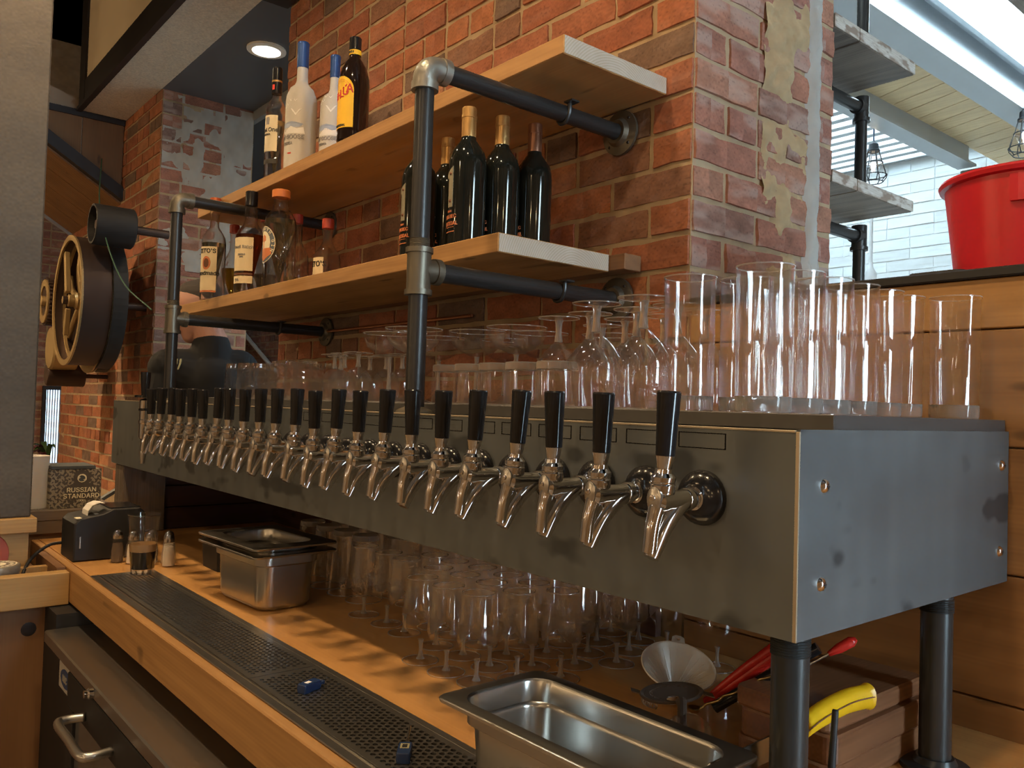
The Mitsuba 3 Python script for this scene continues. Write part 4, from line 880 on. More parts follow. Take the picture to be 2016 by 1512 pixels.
spots = [(-1.049, .137), (-.963, .139), (-.890, .133), (-.734, .066), (-.659, .066), (-.592, .076)]
cand = [(-1.11 + .0725 * i + (.036 if j % 2 else 0) + rng.uniform(-.004, .004), .07 + .0655 * j + rng.uniform(-.004, .004)) for j in range(8) for i in range(10)]
for p in cand:
    if zone.contains(Point(p)) and all(math.hypot(p[0] - q[0], p[1] - q[1]) > .0665 for q in spots): spots.append(p)
spots.append((-.418, .455))
for k in range(6): glasses('tulip_glass', 'tulip', [spots[k]], f'{ORD[k]} stemmed tulip glass from the left in the front row under the tap box', 'tulip glasses under the tap box', z=ZC + .0003)
glasses('tulip_glass', 'tulip', spots[6:], 'stemmed tulip beer glass in the crowd behind the front row under the tap box', 'tulip glasses under the tap box', z=ZC + .0003)
glass_group('pint', rim=solid([(0.0395-.0015, 0.142-.0011), (0.0395+.0004, 0.142-.0011), (0.0395+.0004, 0.142+.0006), (0.0395-.0015, 0.142+.0006), (0.0395-.0015, 0.142-.0011)]), wall=thin([(.0300, .012), (.0395, .142)]), base=solid([(0, 0), (.0275, 0), (.0292, .002), (.0298, .0118), (.027, .0110), (0, .0095)]))
pints = [(x, y) for x in (-1.16, -1.245, -1.33, -1.415) for y in (.20, .285, .37, .455)] + [(-1.5, .37), (-1.5, .455), (-1.585, .37), (-1.585, .455)]
glasses('pint_glass', 'pint', pints, 'upturned straight pint glass under the far half of the tap box', 'upturned pint glasses under the tap box', flip=.1425, z=ZC + .0003)
t = thing('stout_glass', 'pint glass a third full of black stout on the drip tray', 'beer glass')
px_, py_, pz_ = -1.663, -.119, .9272
part(t, 'wall', move(lathe([(.0270, .011), (.0365, .140)], 40), px_, py_, pz_), 'thin_glass', 40)
part(t, 'rim', move(lathe([(.0358, .139), (.0374, .139), (.0374, .1408), (.0358, .1408), (.0358, .139)], 40), px_, py_, pz_), 'glass', 40)
part(t, 'base', move(lathe([(0, 0), (.0245, 0), (.0262, .002), (.0268, .0108), (0, .0106)], 40), px_, py_, pz_), 'glass', 40)
part(t, 'stout', move(lathe([(0, .0112), (.0262, .0112), (.0295, .052), (0, .052)], 40), px_, py_, pz_), mat('stout_black', (.006, .004, .003), .12), 40)
part(t, 'foam_film', move(lathe([(0, .0521), (.0295, .0521), (.0310, .070), (.0306, .070), (.0288, .0535), (0, .0535)], 40), px_, py_, pz_), mat('foam', (.33, .20, .09), .7), 40)
# ------------------------------------------------------------------ drip tray
tr = thing('drip_tray', 'long perforated stainless drip tray along the front of the counter', 'drip tray')
TX0, TX1, TY0, TY1 = -1.70, 1.1, -.2195, -.0835
part(tr, 'pan', join(box(TX0, TX1, TY0, TY1, .886, .888), box(TX0, TX1, TY0, TY0 + .002, .886, .9225), box(TX0, TX1, TY1 - .002, TY1, .886, .9225), box(TX0, TX0 + .002, TY0, TY1, .886, .9225)), 'dark_stainless')
part(tr, 'rim', join(box(TX0 - .004, TX1, TY0 - .004, TY0 + .010, .9205, .9235, .001), box(TX0 - .004, TX1, TY1 - .010, TY1 + .004, .9205, .9235, .001), box(TX0 - .004, TX0 + .010, TY0, TY1, .9205, .9235, .001)), 'dark_stainless')
part(tr, 'lip', join(rod((TX0 + .010, TY0 + .0105, .9235), (TX1, TY0 + .0105, .9235), .0018, 8), rod((TX0 + .010, TY1 - .0105, .9235), (TX1, TY1 - .0105, .9235), .0018, 8), rod((TX0 + .0105, TY0 + .0105, .9235), (TX0 + .0105, TY1 - .0105, .9235), .0018, 8)), 'stainless', 40)
def grate(x0, x1, y0, y1, z, t=.0012, px=.0118, py=.0086, r=.0036):
    nx, ny = int((x1 - x0 - .012) / px), int((y1 - y0 - .010) / py)
    ox, oy = (x1 - x0 - nx * px) / 2, (y1 - y0 - ny * py) / 2
    a = np.arange(8) * PI / 4 + PI / 8
    V, F = [], []
    sq = np.array([(px / 2, py * .21), (px * .21, py / 2), (-px * .21, py / 2), (-px / 2, py * .21), (-px / 2, -py * .21), (-px * .21, -py / 2), (px * .21, -py / 2), (px / 2, -py * .21)])
    ho = np.stack([r * 1.18 * np.cos(a), r * .98 * np.sin(a)], 1)
    for j in range(ny):
        sh = px / 2 if j % 2 else 0
        for i in range(nx - (1 if j % 2 else 0)):
            c = np.array([x0 + ox + (i + .5) * px + sh, y0 + oy + (j + .5) * py]); b = len(V) * 8
            V += [np.c_[c + sq, np.full(8, z)], np.c_[c + ho, np.full(8, z)], np.c_[c + ho, np.full(8, z - t * 1.6)]]
            k = np.arange(8); n = (k + 1) % 8
            F += [np.stack([b + k, b + n, b + 8 + n, b + 8 + k], 1), np.stack([b + 8 + k, b + 8 + n, b + 16 + n, b + 16 + k], 1)]
            # corner squares between octagons
            co = np.array([(px / 2, py * .21), (px / 2, py / 2), (px * .21, py / 2)])
            for sx_, sy_ in ((1, 1), (-1, 1), (-1, -1), (1, -1)):
                b2 = len(V) * 8
                q = np.r_[np.c_[c + co * [sx_, sy_], np.full(3, z)], np.zeros((5, 3)) + [c[0], c[1], z]]
                V.append(q); o = [0, 1, 2] if sx_ * sy_ > 0 else [2, 1, 0]
                F.append(np.array([[b2 + o[0], b2 + o[1], b2 + o[2], b2 + o[2]]]))
    V = np.vstack(V); F = np.vstack(F)
    T3 = np.vstack([F[:, [0, 1, 2]], F[:, [0, 2, 3]]]); T3 = T3[(T3[:, 0] != T3[:, 1]) & (T3[:, 1] != T3[:, 2]) & (T3[:, 0] != T3[:, 2])]
    plate = trimesh.Trimesh(V, T3, process=False)
    ex, ey = px / 2, 0
    border = join(box(x0, x1, y0, y0 + oy, z - t, z), box(x0, x1, y1 - oy, y1, z - t, z), box(x0, x0 + ox, y0, y1, z - t, z), box(x1 - ox, x1, y0, y1, z - t, z),
                  *[box(xx, xx + px / 2, y0 + oy + (j + .0) * py, y0 + oy + (j + 1.0) * py, z - t, z) for j in range(1, ny, 2) for xx in (x0 + ox, x0 + ox + nx * px - px / 2)])
    return join(plate, border)
for x0, x1 in ((TX0 + .013, -.792), (-.790, .115), (.117, TX1 - .002)):
    part(tr, 'grate', grate(x0, x1, TY0 + .0125, TY1 - .0125, .9262), 'dark_stainless')
def blue_thermometer(x, y, a, probe, label):
    t = thing('thermometer', label, 'thermometer')
    M = T().translate([x, y, .9268]) @ T().rotate([0, 0, 1], a)
    def p(nm, m, b, s=35): scene[part(t, nm, m, b, s)]['to_world'] = M
    p('body', loft([rrect(.008, .017, .003, 0), rrect(.0085, .0175, .003, .003), rrect(.0085, .0175, .003, .011), rrect(.0075, .0165, .003, .0125)], True, True), mat('navy_plastic', (.012, .03, .09), .35))
    if probe:
        p('display', box(-.0055, .0055, -.003, .011, .0125, .0130), mat('lcd', (.30, .29, .20), .3)); p('display_dark', box(-.003, .003, -.001, .008, .0130, .0132), 'matte_black')
        p('probe', rod((0, .0175, .006), (0, .072, .010), .0016, 8), 'stainless', 40)
    else:
        p('loop', tube(curve([(-.004, .016, .006), (-.004, .026, .006), (.004, .026, .006), (.004, .016, .006)], 18), .0022, 8), 'navy_plastic')
        p('print', join(box(-.0035, .0035, -.008, .002, .0125, .0128)), 'white_print')
blue_thermometer(-.690, -.158, 20, False, 'small blue capped thermometer lying on the drip tray')
blue_thermometer(-.412, -.170, 52, True, 'blue thermometer with display and steel probe at the bottom edge of the drip tray')

# ------------------------------------------------------------------ steel pans
def hotel_pan(t, name, cx, cy, hx, hy, z0, z1, rim, rot=0, r=.03):
    k = .0012
    o = [rrect(hx - .020, hy - .020, r, z0), rrect(hx - .010, hy - .010, r, z0 + .003), rrect(hx - .005, hy - .005, r, z0 + .012), rrect(hx - .002, hy - .002, r, z1 - .030), rrect(hx + .004, hy + .004, r, z1 - .026), rrect(hx + .004, hy + .004, r, z1 - .004),
         rrect(hx + rim, hy + rim, .012, z1 - .003), rrect(hx + rim + .002, hy + rim + .002, .012, z1 - .0055), rrect(hx + rim + .003, hy + rim + .003, .012, z1 - .002), rrect(hx + rim + .001, hy + rim + .001, .012, z1),
         rrect(hx + .006, hy + .006, r + .004, z1), rrect(hx + .002, hy + .002, r, z1 - .004), rrect(hx + .001, hy + .001, r, z1 - .026), rrect(hx - .004, hy - .004, r, z1 - .031), rrect(hx - .007, hy - .007, r, z0 + .016), rrect(hx - .013, hy - .013, r, z0 + .006), rrect(hx - .024, hy - .024, r, z0 + .003)]
    m = loft(o, True, True); m = turn(m, rot, [0, 0, 1])
    return part(t, name, move(m, cx, cy, 0), 'stainless', 42)
t = thing('steel_pan', 'deep steel pan with a second one nested in it, standing by the tray', 'pan')
hotel_pan(t, 'outer_pan', -1.275, .022, .112, .066, ZC + .0005, 1.042, .026, 3)
t2 = thing('steel_pan', 'upper steel pan nested in the deep pan, only its rim showing', 'pan')
hotel_pan(t2, 'body', -1.275, .022, .102, .056, ZC + .014, 1.058, .036, 3)
t = thing('steel_pan', 'long steel pan at the bottom edge in front of the tools', 'pan')
hotel_pan(t, 'body', -.190, -.0885, .138, .058, .9275, 1.02, .020, 1.0, .028)

# ------------------------------------------------------------------ printer, shakers, ledge things
t = thing('receipt_printer', 'black receipt printer with paper curling out, in the corner of the counter', 'printer')
sd = [(-.218, .922), (-.045, .922), (-.045, 1.040), (-.060, 1.052), (-.125, 1.052), (-.150, 1.040), (-.205, 1.030), (-.218, 1.018)]
rings = []
for x, s in ((-2.052, .96), (-2.049, 1.0), (-1.911, 1.0), (-1.908, .96)): rings.append(np.array([(x, -.1315 + (y + .1315) * s, .985 + (z - .985) * s) for y, z in sd]))
m = loft(rings, True, True); m.fix_normals(); part(t, 'case', m, 'matte_black')
part(t, 'cover', box(-2.04, -1.92, -.130, -.055, 1.0515, 1.0545, .001), 'black_plastic')
paper = np.array([(-.182, 1.028), (-.180, 1.046), (-.170, 1.060), (-.154, 1.066), (-.140, 1.064)])
part(t, 'paper', join(*[prism([(a[0], a[1]), (b[0], b[1]), (b[0] - .0006, b[1] + .0006), (a[0] - .0006, a[1] + .0006)], .060, 'x', -1.998) for a, b in zip(paper[:-1], paper[1:])]), mat('white_paper', (.78, .75, .68), .7))
part(t, 'sticker', box(-1.945, -1.918, -.212, -.188, 1.0292, 1.0312), 'cream_label'); part(t, 'latch', box(-1.9085, -1.9065, -.205, -.202, .955, .985), 'brushed')
part(t, 'button', box(-1.938, -1.924, -.168, -.158, 1.038, 1.0405), 'brushed')
solo('power_cable', tube(curve([(-2.045, -.218, .952), (-2.06, -.245, .945), (-2.03, -.285, .925), (-1.975, -.315, .90), (-1.955, -.325, .86)], 30), .0042, 10), 'matte_black', 'black cable looping from the printer into the well', 'cable', 40)
SHK = [(0, 0), (.0160, 0), (.0175, .003), (.0165, .030), (.0135, .050), (.0130, .062), (.0118, .064)]
def shaker(x, y, filling, label):
    t = thing('salt_shaker', label, 'shaker')
    a = np.linspace(0, 2 * PI, 20, endpoint=False); flute = lambda r, z: np.stack([r * (1 + .06 * np.cos(10 * a)) * np.cos(a), r * (1 + .06 * np.cos(10 * a)) * np.sin(a), a * 0 + z], 1)
    part(t, 'jar', move(loft([flute(r, z) for r, z in SHK[1:]], True, False), x, y, ZC + .0003), 'thin_glass', 40)
    part(t, 'lid', move(lathe([(.0128, .062), (.0132, .0625), (.0132, .070), (.0120, .0705), (.0118, .0735), (.009, .0800), (.004, .0832), (0, .0838)], 24), x, y, ZC), 'chrome', 30)
    part(t, 'filling', move(lathe([(0, .003), (.0142, .003), (.0138, .030), (.0115, .050), (0, .0505)], 20), x, y, ZC), 'salt' if filling else 'pepper', 40)
mat('salt', (.78, .74, .66), .9); mat('pepper', (.12, .085, .06), .9)
for x, y, s, l in ((-1.861, -.125, 0, 'pepper shaker with chrome lid beside the printer'), (-1.822, -.098, 1, 'salt shaker with chrome lid partly behind the stout glass'), (-1.785, -.066, 1, 'salt shaker with chrome lid seen through the stout glass'),
                   (-1.743, -.033, 1, 'salt shaker with chrome lid right of the stout glass'), (-1.785, -.020, 1, 'rear salt shaker right of the stout glass'), (-1.825, -.050, 0, 'rear pepper shaker behind the stout glass')): shaker(x, y, s, l)
t = thing('plastic_tub', 'black plastic tub behind the nested steel pans', 'tub')
part(t, 'body', move(loft([rrect(.058, .042, .012, 0), rrect(.062, .046, .012, .075), rrect(.066, .050, .012, .077), rrect(.066, .050, .012, .084), rrect(.060, .044, .012, .084), rrect(.056, .040, .012, .006)], True, True), -1.66, .085, ZC + .0004), 'matte_black', 40)
t = thing('paper_roll', 'roll of paper towel standing on the ledge beside the column', 'paper roll')
part(t, 'paper', move(lathe([(.012, .158), (.012, 0), (.0475, 0), (.0485, .002), (.0485, .157), (.0475, .158), (.012, .158)], 48), -2.425, -.232, 1.0033), mat('tissue', (.72, .66, .56), .9), 30)
def pattern_fn(p, n, uv):
    y, z = p.y * 130, p.z * 130
    a = dr.sin(y * 2.1 + 1.4 * dr.sin(z * 2.3)) * dr.sin(z * 2.1 + 1.4 * dr.sin(y * 2.7)) + .5 * dr.sin(y * 3.1) * dr.sin(z * 2.7)
    d2 = dr.square((p.y + .105) / .047) + dr.square((p.z - 1.052) / .030)
    d3 = dr.square((p.y + .105) / .024) + dr.square((p.z - 1.094) / .024)
    plain = dr.select((d2 < 1) | (d3 < 1), 1.0, 0.0)
    return mix(mix((.30, .255, .185), (.085, .072, .058), smoothstep(-.12, .12, a)), (.085, .072, .058), plain)
mat('carton_print', mikit.proc(pattern_fn), .7)
t = thing('bottle_carton', 'patterned cardboard bottle carton lettered in white on the ledge', 'box')
part(t, 'carton', box(-2.50, -2.362, -.192, -.050, 1.0032, 1.122, .001), 'carton_print')
part(t, 'lid', box(-2.502, -2.36, -.19, -.068, 1.1222, 1.132, .001), mat('slate_card', (.07, .08, .085), .7))
part(t, 'lettering', move(stand(join(text('RUSSIAN', .0135), move(text('STANDARD', .0135), 0, -.0185, 0), move(text('VODKA', .0055), 0, -.029, 0)), 'x'), -2.3618, -.105, 1.052), 'cream_label')
part(t, 'emblem', move(stand(prism(list(zip(.013 * np.cos(np.linspace(0, 2 * PI, 40)), .013 * np.sin(np.linspace(0, 2 * PI, 40)))) , .0012), 'x'), -2.3618, -.105, 1.094), 'cream_label')
part(t, 'emblem_head', move(stand(prism([(-.009, -.007), (-.004, -.010), (.006, -.009), (.003, -.004), (.009, -.002), (.008, .004), (.003, .008), (-.003, .009), (-.008, .004), (-.003, .002), (-.009, -.001)], .0014), 'x'), -2.3612, -.105, 1.094), 'slate_card')
t = thing('glass_jar', 'round tin with printed lid in the well at the left edge', 'tin')
part(t, 'body', move(lathe([(0, 0), (.050, 0), (.052, .003), (.052, .052), (.048, .056)], 48), -1.935, -.385, .8585), mat('tin_side', (.42, .36, .26), .35, .5), 40)
part(t, 'lid', move(lathe([(.0535, .050), (.0545, .052), (.0545, .066), (.052, .069), (0, .069)], 48), -1.935, -.385, .8585), mat('tin_lid', (.30, .26, .20), .4, .4), 40)
part(t, 'lid_ring', move(lathe([(.044, .0692), (.044, .0700), (.0475, .0700), (.0475, .0692)], 48), -1.935, -.385, .8585), 'cream_label')
part(t, 'lid_print', move(join(*[turn(move(box(-.0022, .0022, -.004, .004, 0, .0008), 0, .036, .0691), a, [0, 0, 1]) for a in range(0, 360, 18)] + [lathe([(.012, .0692), (.012, .0699), (.024, .0699), (.024, .0692)], 30)]), -1.935, -.385, .8585), 'cream_label')
# plant by the far window
t = thing('potted_plant', 'leafy plant in front of the far window at the left', 'plant')
part(t, 'pot', move(lathe([(0, 0), (.10, 0), (.13, .24), (.12, .24), (.10, .02)], 24), -6.3, .52, .55), 'dim_wall', 40)
part(t, 'stand', box(-6.42, -6.18, .40, .64, 0, .55), 'dark_steel')
mat('leaf_green', (.06, .13, .04), .5); mat('leaf_purple', (.13, .05, .07), .5)
for k in range(16):
    a, l, h = rng.uniform(0, 2 * PI), rng.uniform(.10, .22), rng.uniform(.10, .32)
    c = curve([(-6.3, .52, .78), (-6.3 + .4 * l * math.cos(a), .52 + .4 * l * math.sin(a), .78 + h * .8), (-6.3 + l * math.cos(a), .52 + l * math.sin(a), .78 + h * .75)], 10)
    w = np.sin(np.linspace(.15, PI - .02, len(c))) * .018; s = np.array([-math.sin(a), math.cos(a), 0])
    V = np.vstack([c + w[:, None] * s + [0, 0, .004], c - [0, 0, .002], c - w[:, None] * s + [0, 0, .004]]); n = len(c); i = np.arange(n - 1)
    part(t, 'leaf', tri(V, np.vstack([np.stack([i, i + 1, i + 1 + n, i + n], 1), np.stack([i + n, i + n + 1, i + 1 + 2 * n, i + 2 * n], 1)])), 'leaf_purple' if k % 3 == 0 else 'leaf_green', True)

# ------------------------------------------------------------------ fridge under the counter
t = thing('under_counter_fridge', 'low back-bar fridge with brushed steel top under the counter', 'fridge')
part(t, 'cabinet', box(-1.735, .6, -.286, .30, .06, .772), 'matte_black')
part(t, 'side_filler', box(-1.866, -1.7405, -.284, .30, 0, .832), 'matte_black')
part(t, 'top', box(-1.74, .6, -.308, .30, .7725, .800, .003), 'brushed_top')
def brush_fn(p, n, uv): return .24 + .14 * noise(p.x * 3, p.y * 700, p.z * 3)
mat('brushed_top', (.40, .385, .36), mikit.proc(brush_fn), .95)
for x0, x1 in ((-1.50, -.86), (-.85, -.21)):
    d = part(t, 'door', join(box(x0, x1, -.306, -.287, .70, .768, .002), box(x0, x0 + .05, -.306, -.287, .10, .70, .002), box(x1 - .05, x1, -.306, -.287, .10, .70, .002), box(x0, x1, -.306, -.287, .08, .12, .002)), 'matte_black')
    dn = d.split('__')[1]
    part(t, dn + '__panel', box(x0 + .05, x1 - .05, -.298, -.289, .12, .70), mat('smoked_glass', (.10, .10, .10), .12))
    hx = x0 + .16
    part(t, dn + '__handle', tube(curve([(hx, -.306, .722), (hx - .004, -.340, .722), (hx + .012, -.356, .722), (hx + .10, -.356, .722), (hx + .185, -.356, .722), (hx + .200, -.340, .722), (hx + .197, -.306, .722)], 42), .0085, 14), 'brushed', True)
    part(t, dn + '__lock', move(swing([(.010, 0), (.010, .008), (.007, .011), (.007, .016), (0, .017)], 20), x0 + .22, -.3085, .786), 'chrome', 35)
part(t, 'badge', box(-1.665, -1.525, -.2885, -.2855, .690, .748, .001), mat('badge_grey', (.42, .41, .38), .5))
part(t, 'badge_oval', prism([(-1.60 + .045 * math.cos(a), .720 + .020 * math.sin(a)) for a in np.linspace(0, 2 * PI, 32)[:-1]], .0012, 'y', -.2897), mat('badge_blue', (.03, .06, .16), .5))
part(t, 'badge_script', stand(move(text('NBC', .014), -1.60, .713, 0), 'y').apply_translation([0, -.2898, 0]), 'badge_grey')

# ------------------------------------------------------------------ tools at the near end
for k, (z0, z1, dx, tone) in enumerate(((.9205, .956, 0, 8), (.9565, .991, .004, 8), (.9915, 1.0145, -.003, 8))):
    t = thing('cutting_board', ('lowest', 'middle', 'topmost')[k] + ' brown wooden cutting board of the stack by the rear leg', 'cutting board', None)
    m = move(loft([rrect(.062, .120, .012, z0), rrect(.064, .122, .014, z0 + .003), rrect(.064, .122, .014, z1 - .003), rrect(.062, .120, .012, z1)], True, True), -.115 + dx, .285, 0)
    wood(t, 'board', m, tone, 1, 'wood_gloss')
t = thing('clear_tray', 'clear plastic tray that holds the bar tools', 'tray')
part(t, 'tub', move(loft([rrect(.058, .10, .02, .001), rrect(.066, .108, .02, .045), rrect(.070, .112, .02, .046)], True, False), -.262, .235, ZC), 'thin_glass', 40)
t = thing('funnel', 'white plastic funnel with a hanging tab, leaning among the bar tools', 'funnel')
def tilt(m, x, y, z, rx, ry, rz): return T().translate([x, y, z]) @ T().rotate([0, 0, 1], rz) @ T().rotate([1, 0, 0], rx) @ T().rotate([0, 1, 0], ry)
FM = tilt(None, -.325, .235, .985, 22, 8, 40)
mat('white_plastic', (.66, .60, .50), .3)
def fput(nm, m, b): scene[part(t, nm, m, b, 40)]['to_world'] = FM
fput('cone', lathe([(.0075, -.062), (.009, -.040), (.050, .001), (.053, .001), (.054, .0025), (.053, .004), (.0495, .003), (.0075, -.038), (.006, -.062), (.0075, -.062)], 48), 'white_plastic')
fput('tab', prism(Polygon([(-.010, .050), (.010, .050), (.009, .064), (.004, .068), (-.004, .068), (-.009, .064)]).difference(Point(0, .060).buffer(.0032)), .003, 'z', .0008), 'white_plastic')
fput('ribs', join(*[turn(tri([(.012, -.0005, -.034), (.044, -.0005, -.0025), (.044, -.0005, -.0015), (.012, -.0005, -.032), (.012, .0005, -.034), (.044, .0005, -.0025), (.044, .0005, -.0015), (.012, .0005, -.032)], [[0, 1, 2, 3], [7, 6, 5, 4], [3, 2, 6, 7]]), a, [0, 0, 1]) for a in range(0, 360, 15)]), 'white_plastic')
t = thing('cocktail_strainer', 'dark perforated cocktail strainer lying in front of the funnel', 'strainer')
SM_ = tilt(None, -.268, .150, .981, 6, -4, -20)
disc = Polygon([(.039 * math.cos(a), .039 * math.sin(a)) for a in np.linspace(0, 2 * PI, 48)[:-1]])
for a in range(100, 300, 14): disc = disc.difference(Point(.027 * math.cos(math.radians(a)), .027 * math.sin(math.radians(a))).buffer(.0022))
disc = disc.difference(Point(.022, -.010).buffer(.009))
for nm, m, b in (('plate', prism(disc, .0015, 'z'), mat('old_steel', (.17, .13, .10), .4, .7)), ('rim', lathe([(.036, .0015), (.040, .003), (.042, .0015), (.040, -.001), (.036, 0)], 40), 'old_steel'),
                 ('ear', prism([(.02, .036), (.03, .030), (.050, .034), (.036, .040)], .0016, 'z'), 'old_steel'), ('ear', prism([(-.02, -.036), (-.03, -.030), (-.050, -.034), (-.036, -.040)], .0016, 'z'), 'old_steel'),
                 ('spring', tube(np.array([(.038 * math.cos(u), .038 * math.sin(u), -.004) for u in np.linspace(0, 0, 1)]) if False else np.array([((.036 + .004 * math.cos(40 * u)) * math.cos(u), (.036 + .004 * math.cos(40 * u)) * math.sin(u), -.0055 + .004 * math.sin(40 * u)) for u in np.linspace(1.6, 5.2, 420)]), .0006, 5), 'stainless'),
                 ('handle', tube(curve([(.038, -.008, .001), (.06, -.02, .001), (.085, -.036, -.004), (.10, -.045, -.01)], 16), [.007, .007, .0065, .006, .006, .006, .006, .006, .006, .006, .006, .006, .006, .006, .006, .006][:len(curve([(.038, -.008, .001), (.06, -.02, .001), (.085, -.036, -.004), (.10, -.045, -.01)], 16))], 10), 'old_steel')):
    scene[part(t, nm, m, b, 35)]['to_world'] = SM_
mat('red_plastic', (.50, .022, .015), .3)
t = thing('red_tongs', 'red plastic tongs slanting up behind the front leg', 'tongs')
for dz in (0, .010):
    c = curve([(-.255, .205, .962 + dz * .2), (-.215, .225, .998 + dz), (-.170, .245, 1.042 + dz)], 12)
    part(t, 'arm', tube(c, np.linspace(.0045, .0085, len(c)), 10), 'red_plastic', True)
t = thing('bar_spoon', 'black-gripped bar spoon with a twisted brass stem beside the red tongs', 'spoon')
part(t, 'grip', rod((-.225, .185, .968), (-.115, .245, 1.062), .0075, 12), 'black_plastic', 40)
tw = np.array([(-.235 + .115 * s + .0016 * math.cos(38 * s), .165 + .062 * s + .0016 * math.sin(38 * s), .968 + .082 * s) for s in np.linspace(0, 1, 90)])
part(t, 'stem', tube(tw, .0017, 6), mat('brass', (.62, .48, .22), .25, 1.0), True)
part(t, 'bowl', move(lathe([(0, -.004), (.006, -.003), (.010, .002), (.009, .003), (.005, 0), (0, -.001)], 16), -.240, .162, .966), 'brass', 40)
t = thing('red_tipped_pick', 'thin steel pick with a red tip showing right of the front leg', 'pick')
part(t, 'shaft', rod((-.19, .185, .985), (-.105, .275, 1.058), .0016, 8), 'stainless', 40)
part(t, 'tip', tube(np.array([(-.113, .266, 1.051), (-.104, .276, 1.059), (-.094, .287, 1.068), (-.090, .291, 1.0715)]), [.003, .0062, .0066, .003], 12), 'red_plastic', True)
t = thing('knife', 'knife with a chunky yellow handle lying across the cutting boards', 'knife')
yp_ = curve([(-.050, .085, 1.000), (-.052, .135, 1.008), (-.049, .185, 1.014), (-.043, .215, 1.0155), (-.040, .226, 1.0155)], 20)
rr = []
for q, (hw_, hh) in zip(yp_, np.array([np.interp(np.linspace(0, 1, len(yp_)), [0, .3, .8, .95, 1], [.008, .0095, .010, .011, .009]), np.interp(np.linspace(0, 1, len(yp_)), [0, .3, .8, .95, 1], [.011, .0135, .0135, .0155, .0125])]).T):
    a = np.linspace(0, 2 * PI, 16, endpoint=False); rr.append(np.stack([q[0] + hw_ * np.cos(a), q[1] + 0 * a, q[2] + hh * np.sign(np.sin(a)) * np.abs(np.sin(a)) ** .8 + .012], 1))
m = loft(rr, True, True); m.fix_normals(); part(t, 'handle', m, mat('yellow_plastic', (.72, .43, .01), .32), 40)
part(t, 'seam', tube(yp_ + [.0098, 0, .014], .0008, 6), 'brown_ink', True)
part(t, 'blade', prism([(-.10, .994), (.086, .996), (.086, 1.022), (-.06, 1.018)], .0018, 'x', -.052), 'stainless')
t = thing('black_stick', 'slim black stick standing upright before the yellow knife handle', 'stick')
part(t, 'shaft', tube(np.array([(-.008, .078, .9215), (-.012, .092, .97), (-.016, .104, 1.02), (-.0175, .109, 1.04), (-.0178, .110, 1.043)]), [.0048, .0042, .0034, .0034, .0028], 12), 'matte_black', True)
t = thing('jigger_ring', 'clear glass tumbler lying on its side behind the long pan', 'glass')
scene[part(t, 'wall', lathe([(.030, 0), (.034, .06)], 36), 'thin_glass', 40)]['to_world'] = tilt(None, -.20, .10, .956, 90, 0, 40)
scene[part(t, 'base', lathe([(0, -.006), (.029, -.006), (.030, 0), (0, 0)], 36), 'glass', 40)]['to_world'] = tilt(None, -.20, .10, .956, 90, 0, 40)

# ------------------------------------------------------------------ bucket and kitchen things
t = thing('bucket', 'red plastic bucket with wire handle on the black cap of the half wall', 'bucket')
bX, bY, bZ, R0, R1, H = -.035, .70, 1.568, .098, .117, .158
mat('bucket_red', (.60, .018, .03), .28)
part(t, 'body', move(lathe([(0, 0), (R0, 0), (R0 + .003, .004), (R1, H - .012), (R1 + .007, H - .010), (R1 + .009, H - .004), (R1 + .007, H), (R1, H), (R1 - .004, H - .006), (R0 - .003, .006), (0, .005)], 72), bX, bY, bZ), 'bucket_red', 35)
ang = math.atan2(-.721 - bY, .432 - bX) - .03
ln = part(t, 'lug', move(wrap(box(-.020, .020, -.022, .018, -.0005, .006), R1 - .004, ang, .125), bX, bY, bZ), 'bucket_red')
hp = [(bX + (R1 + .006) * math.cos(ang), bY + (R1 + .006) * math.sin(ang), bZ + .128)]
e2 = np.array([math.cos(ang), math.sin(ang), 0]); s2 = np.array([-math.sin(ang), math.cos(ang), 0])
pts = [hp[0] + e2 * .004, np.array(hp[0]) + e2 * .010 + s2 * .03 + [0, 0, -.028], np.array(hp[0]) + e2 * .004 + s2 * .075 + [0, 0, -.066], np.array(hp[0]) - e2 * .03 + s2 * .125 + [0, 0, -.09]]
part(t, 'wire_handle', tube(curve(pts, 24), .0022, 8), mat('bronze_wire', (.40, .26, .15), .35, .8), True)
part(t, 'base_plate', move(lathe([(0, -.0008), (R0 - .002, -.0008), (R0 - .002, 0), (0, 0)], 40), bX, bY, bZ), 'bucket_red')
struct('ledge', box(-.30, 1.8, .62, .86, 1.535, 1.5665), 'matte_black', label='black pass ledge on top of the half wall')

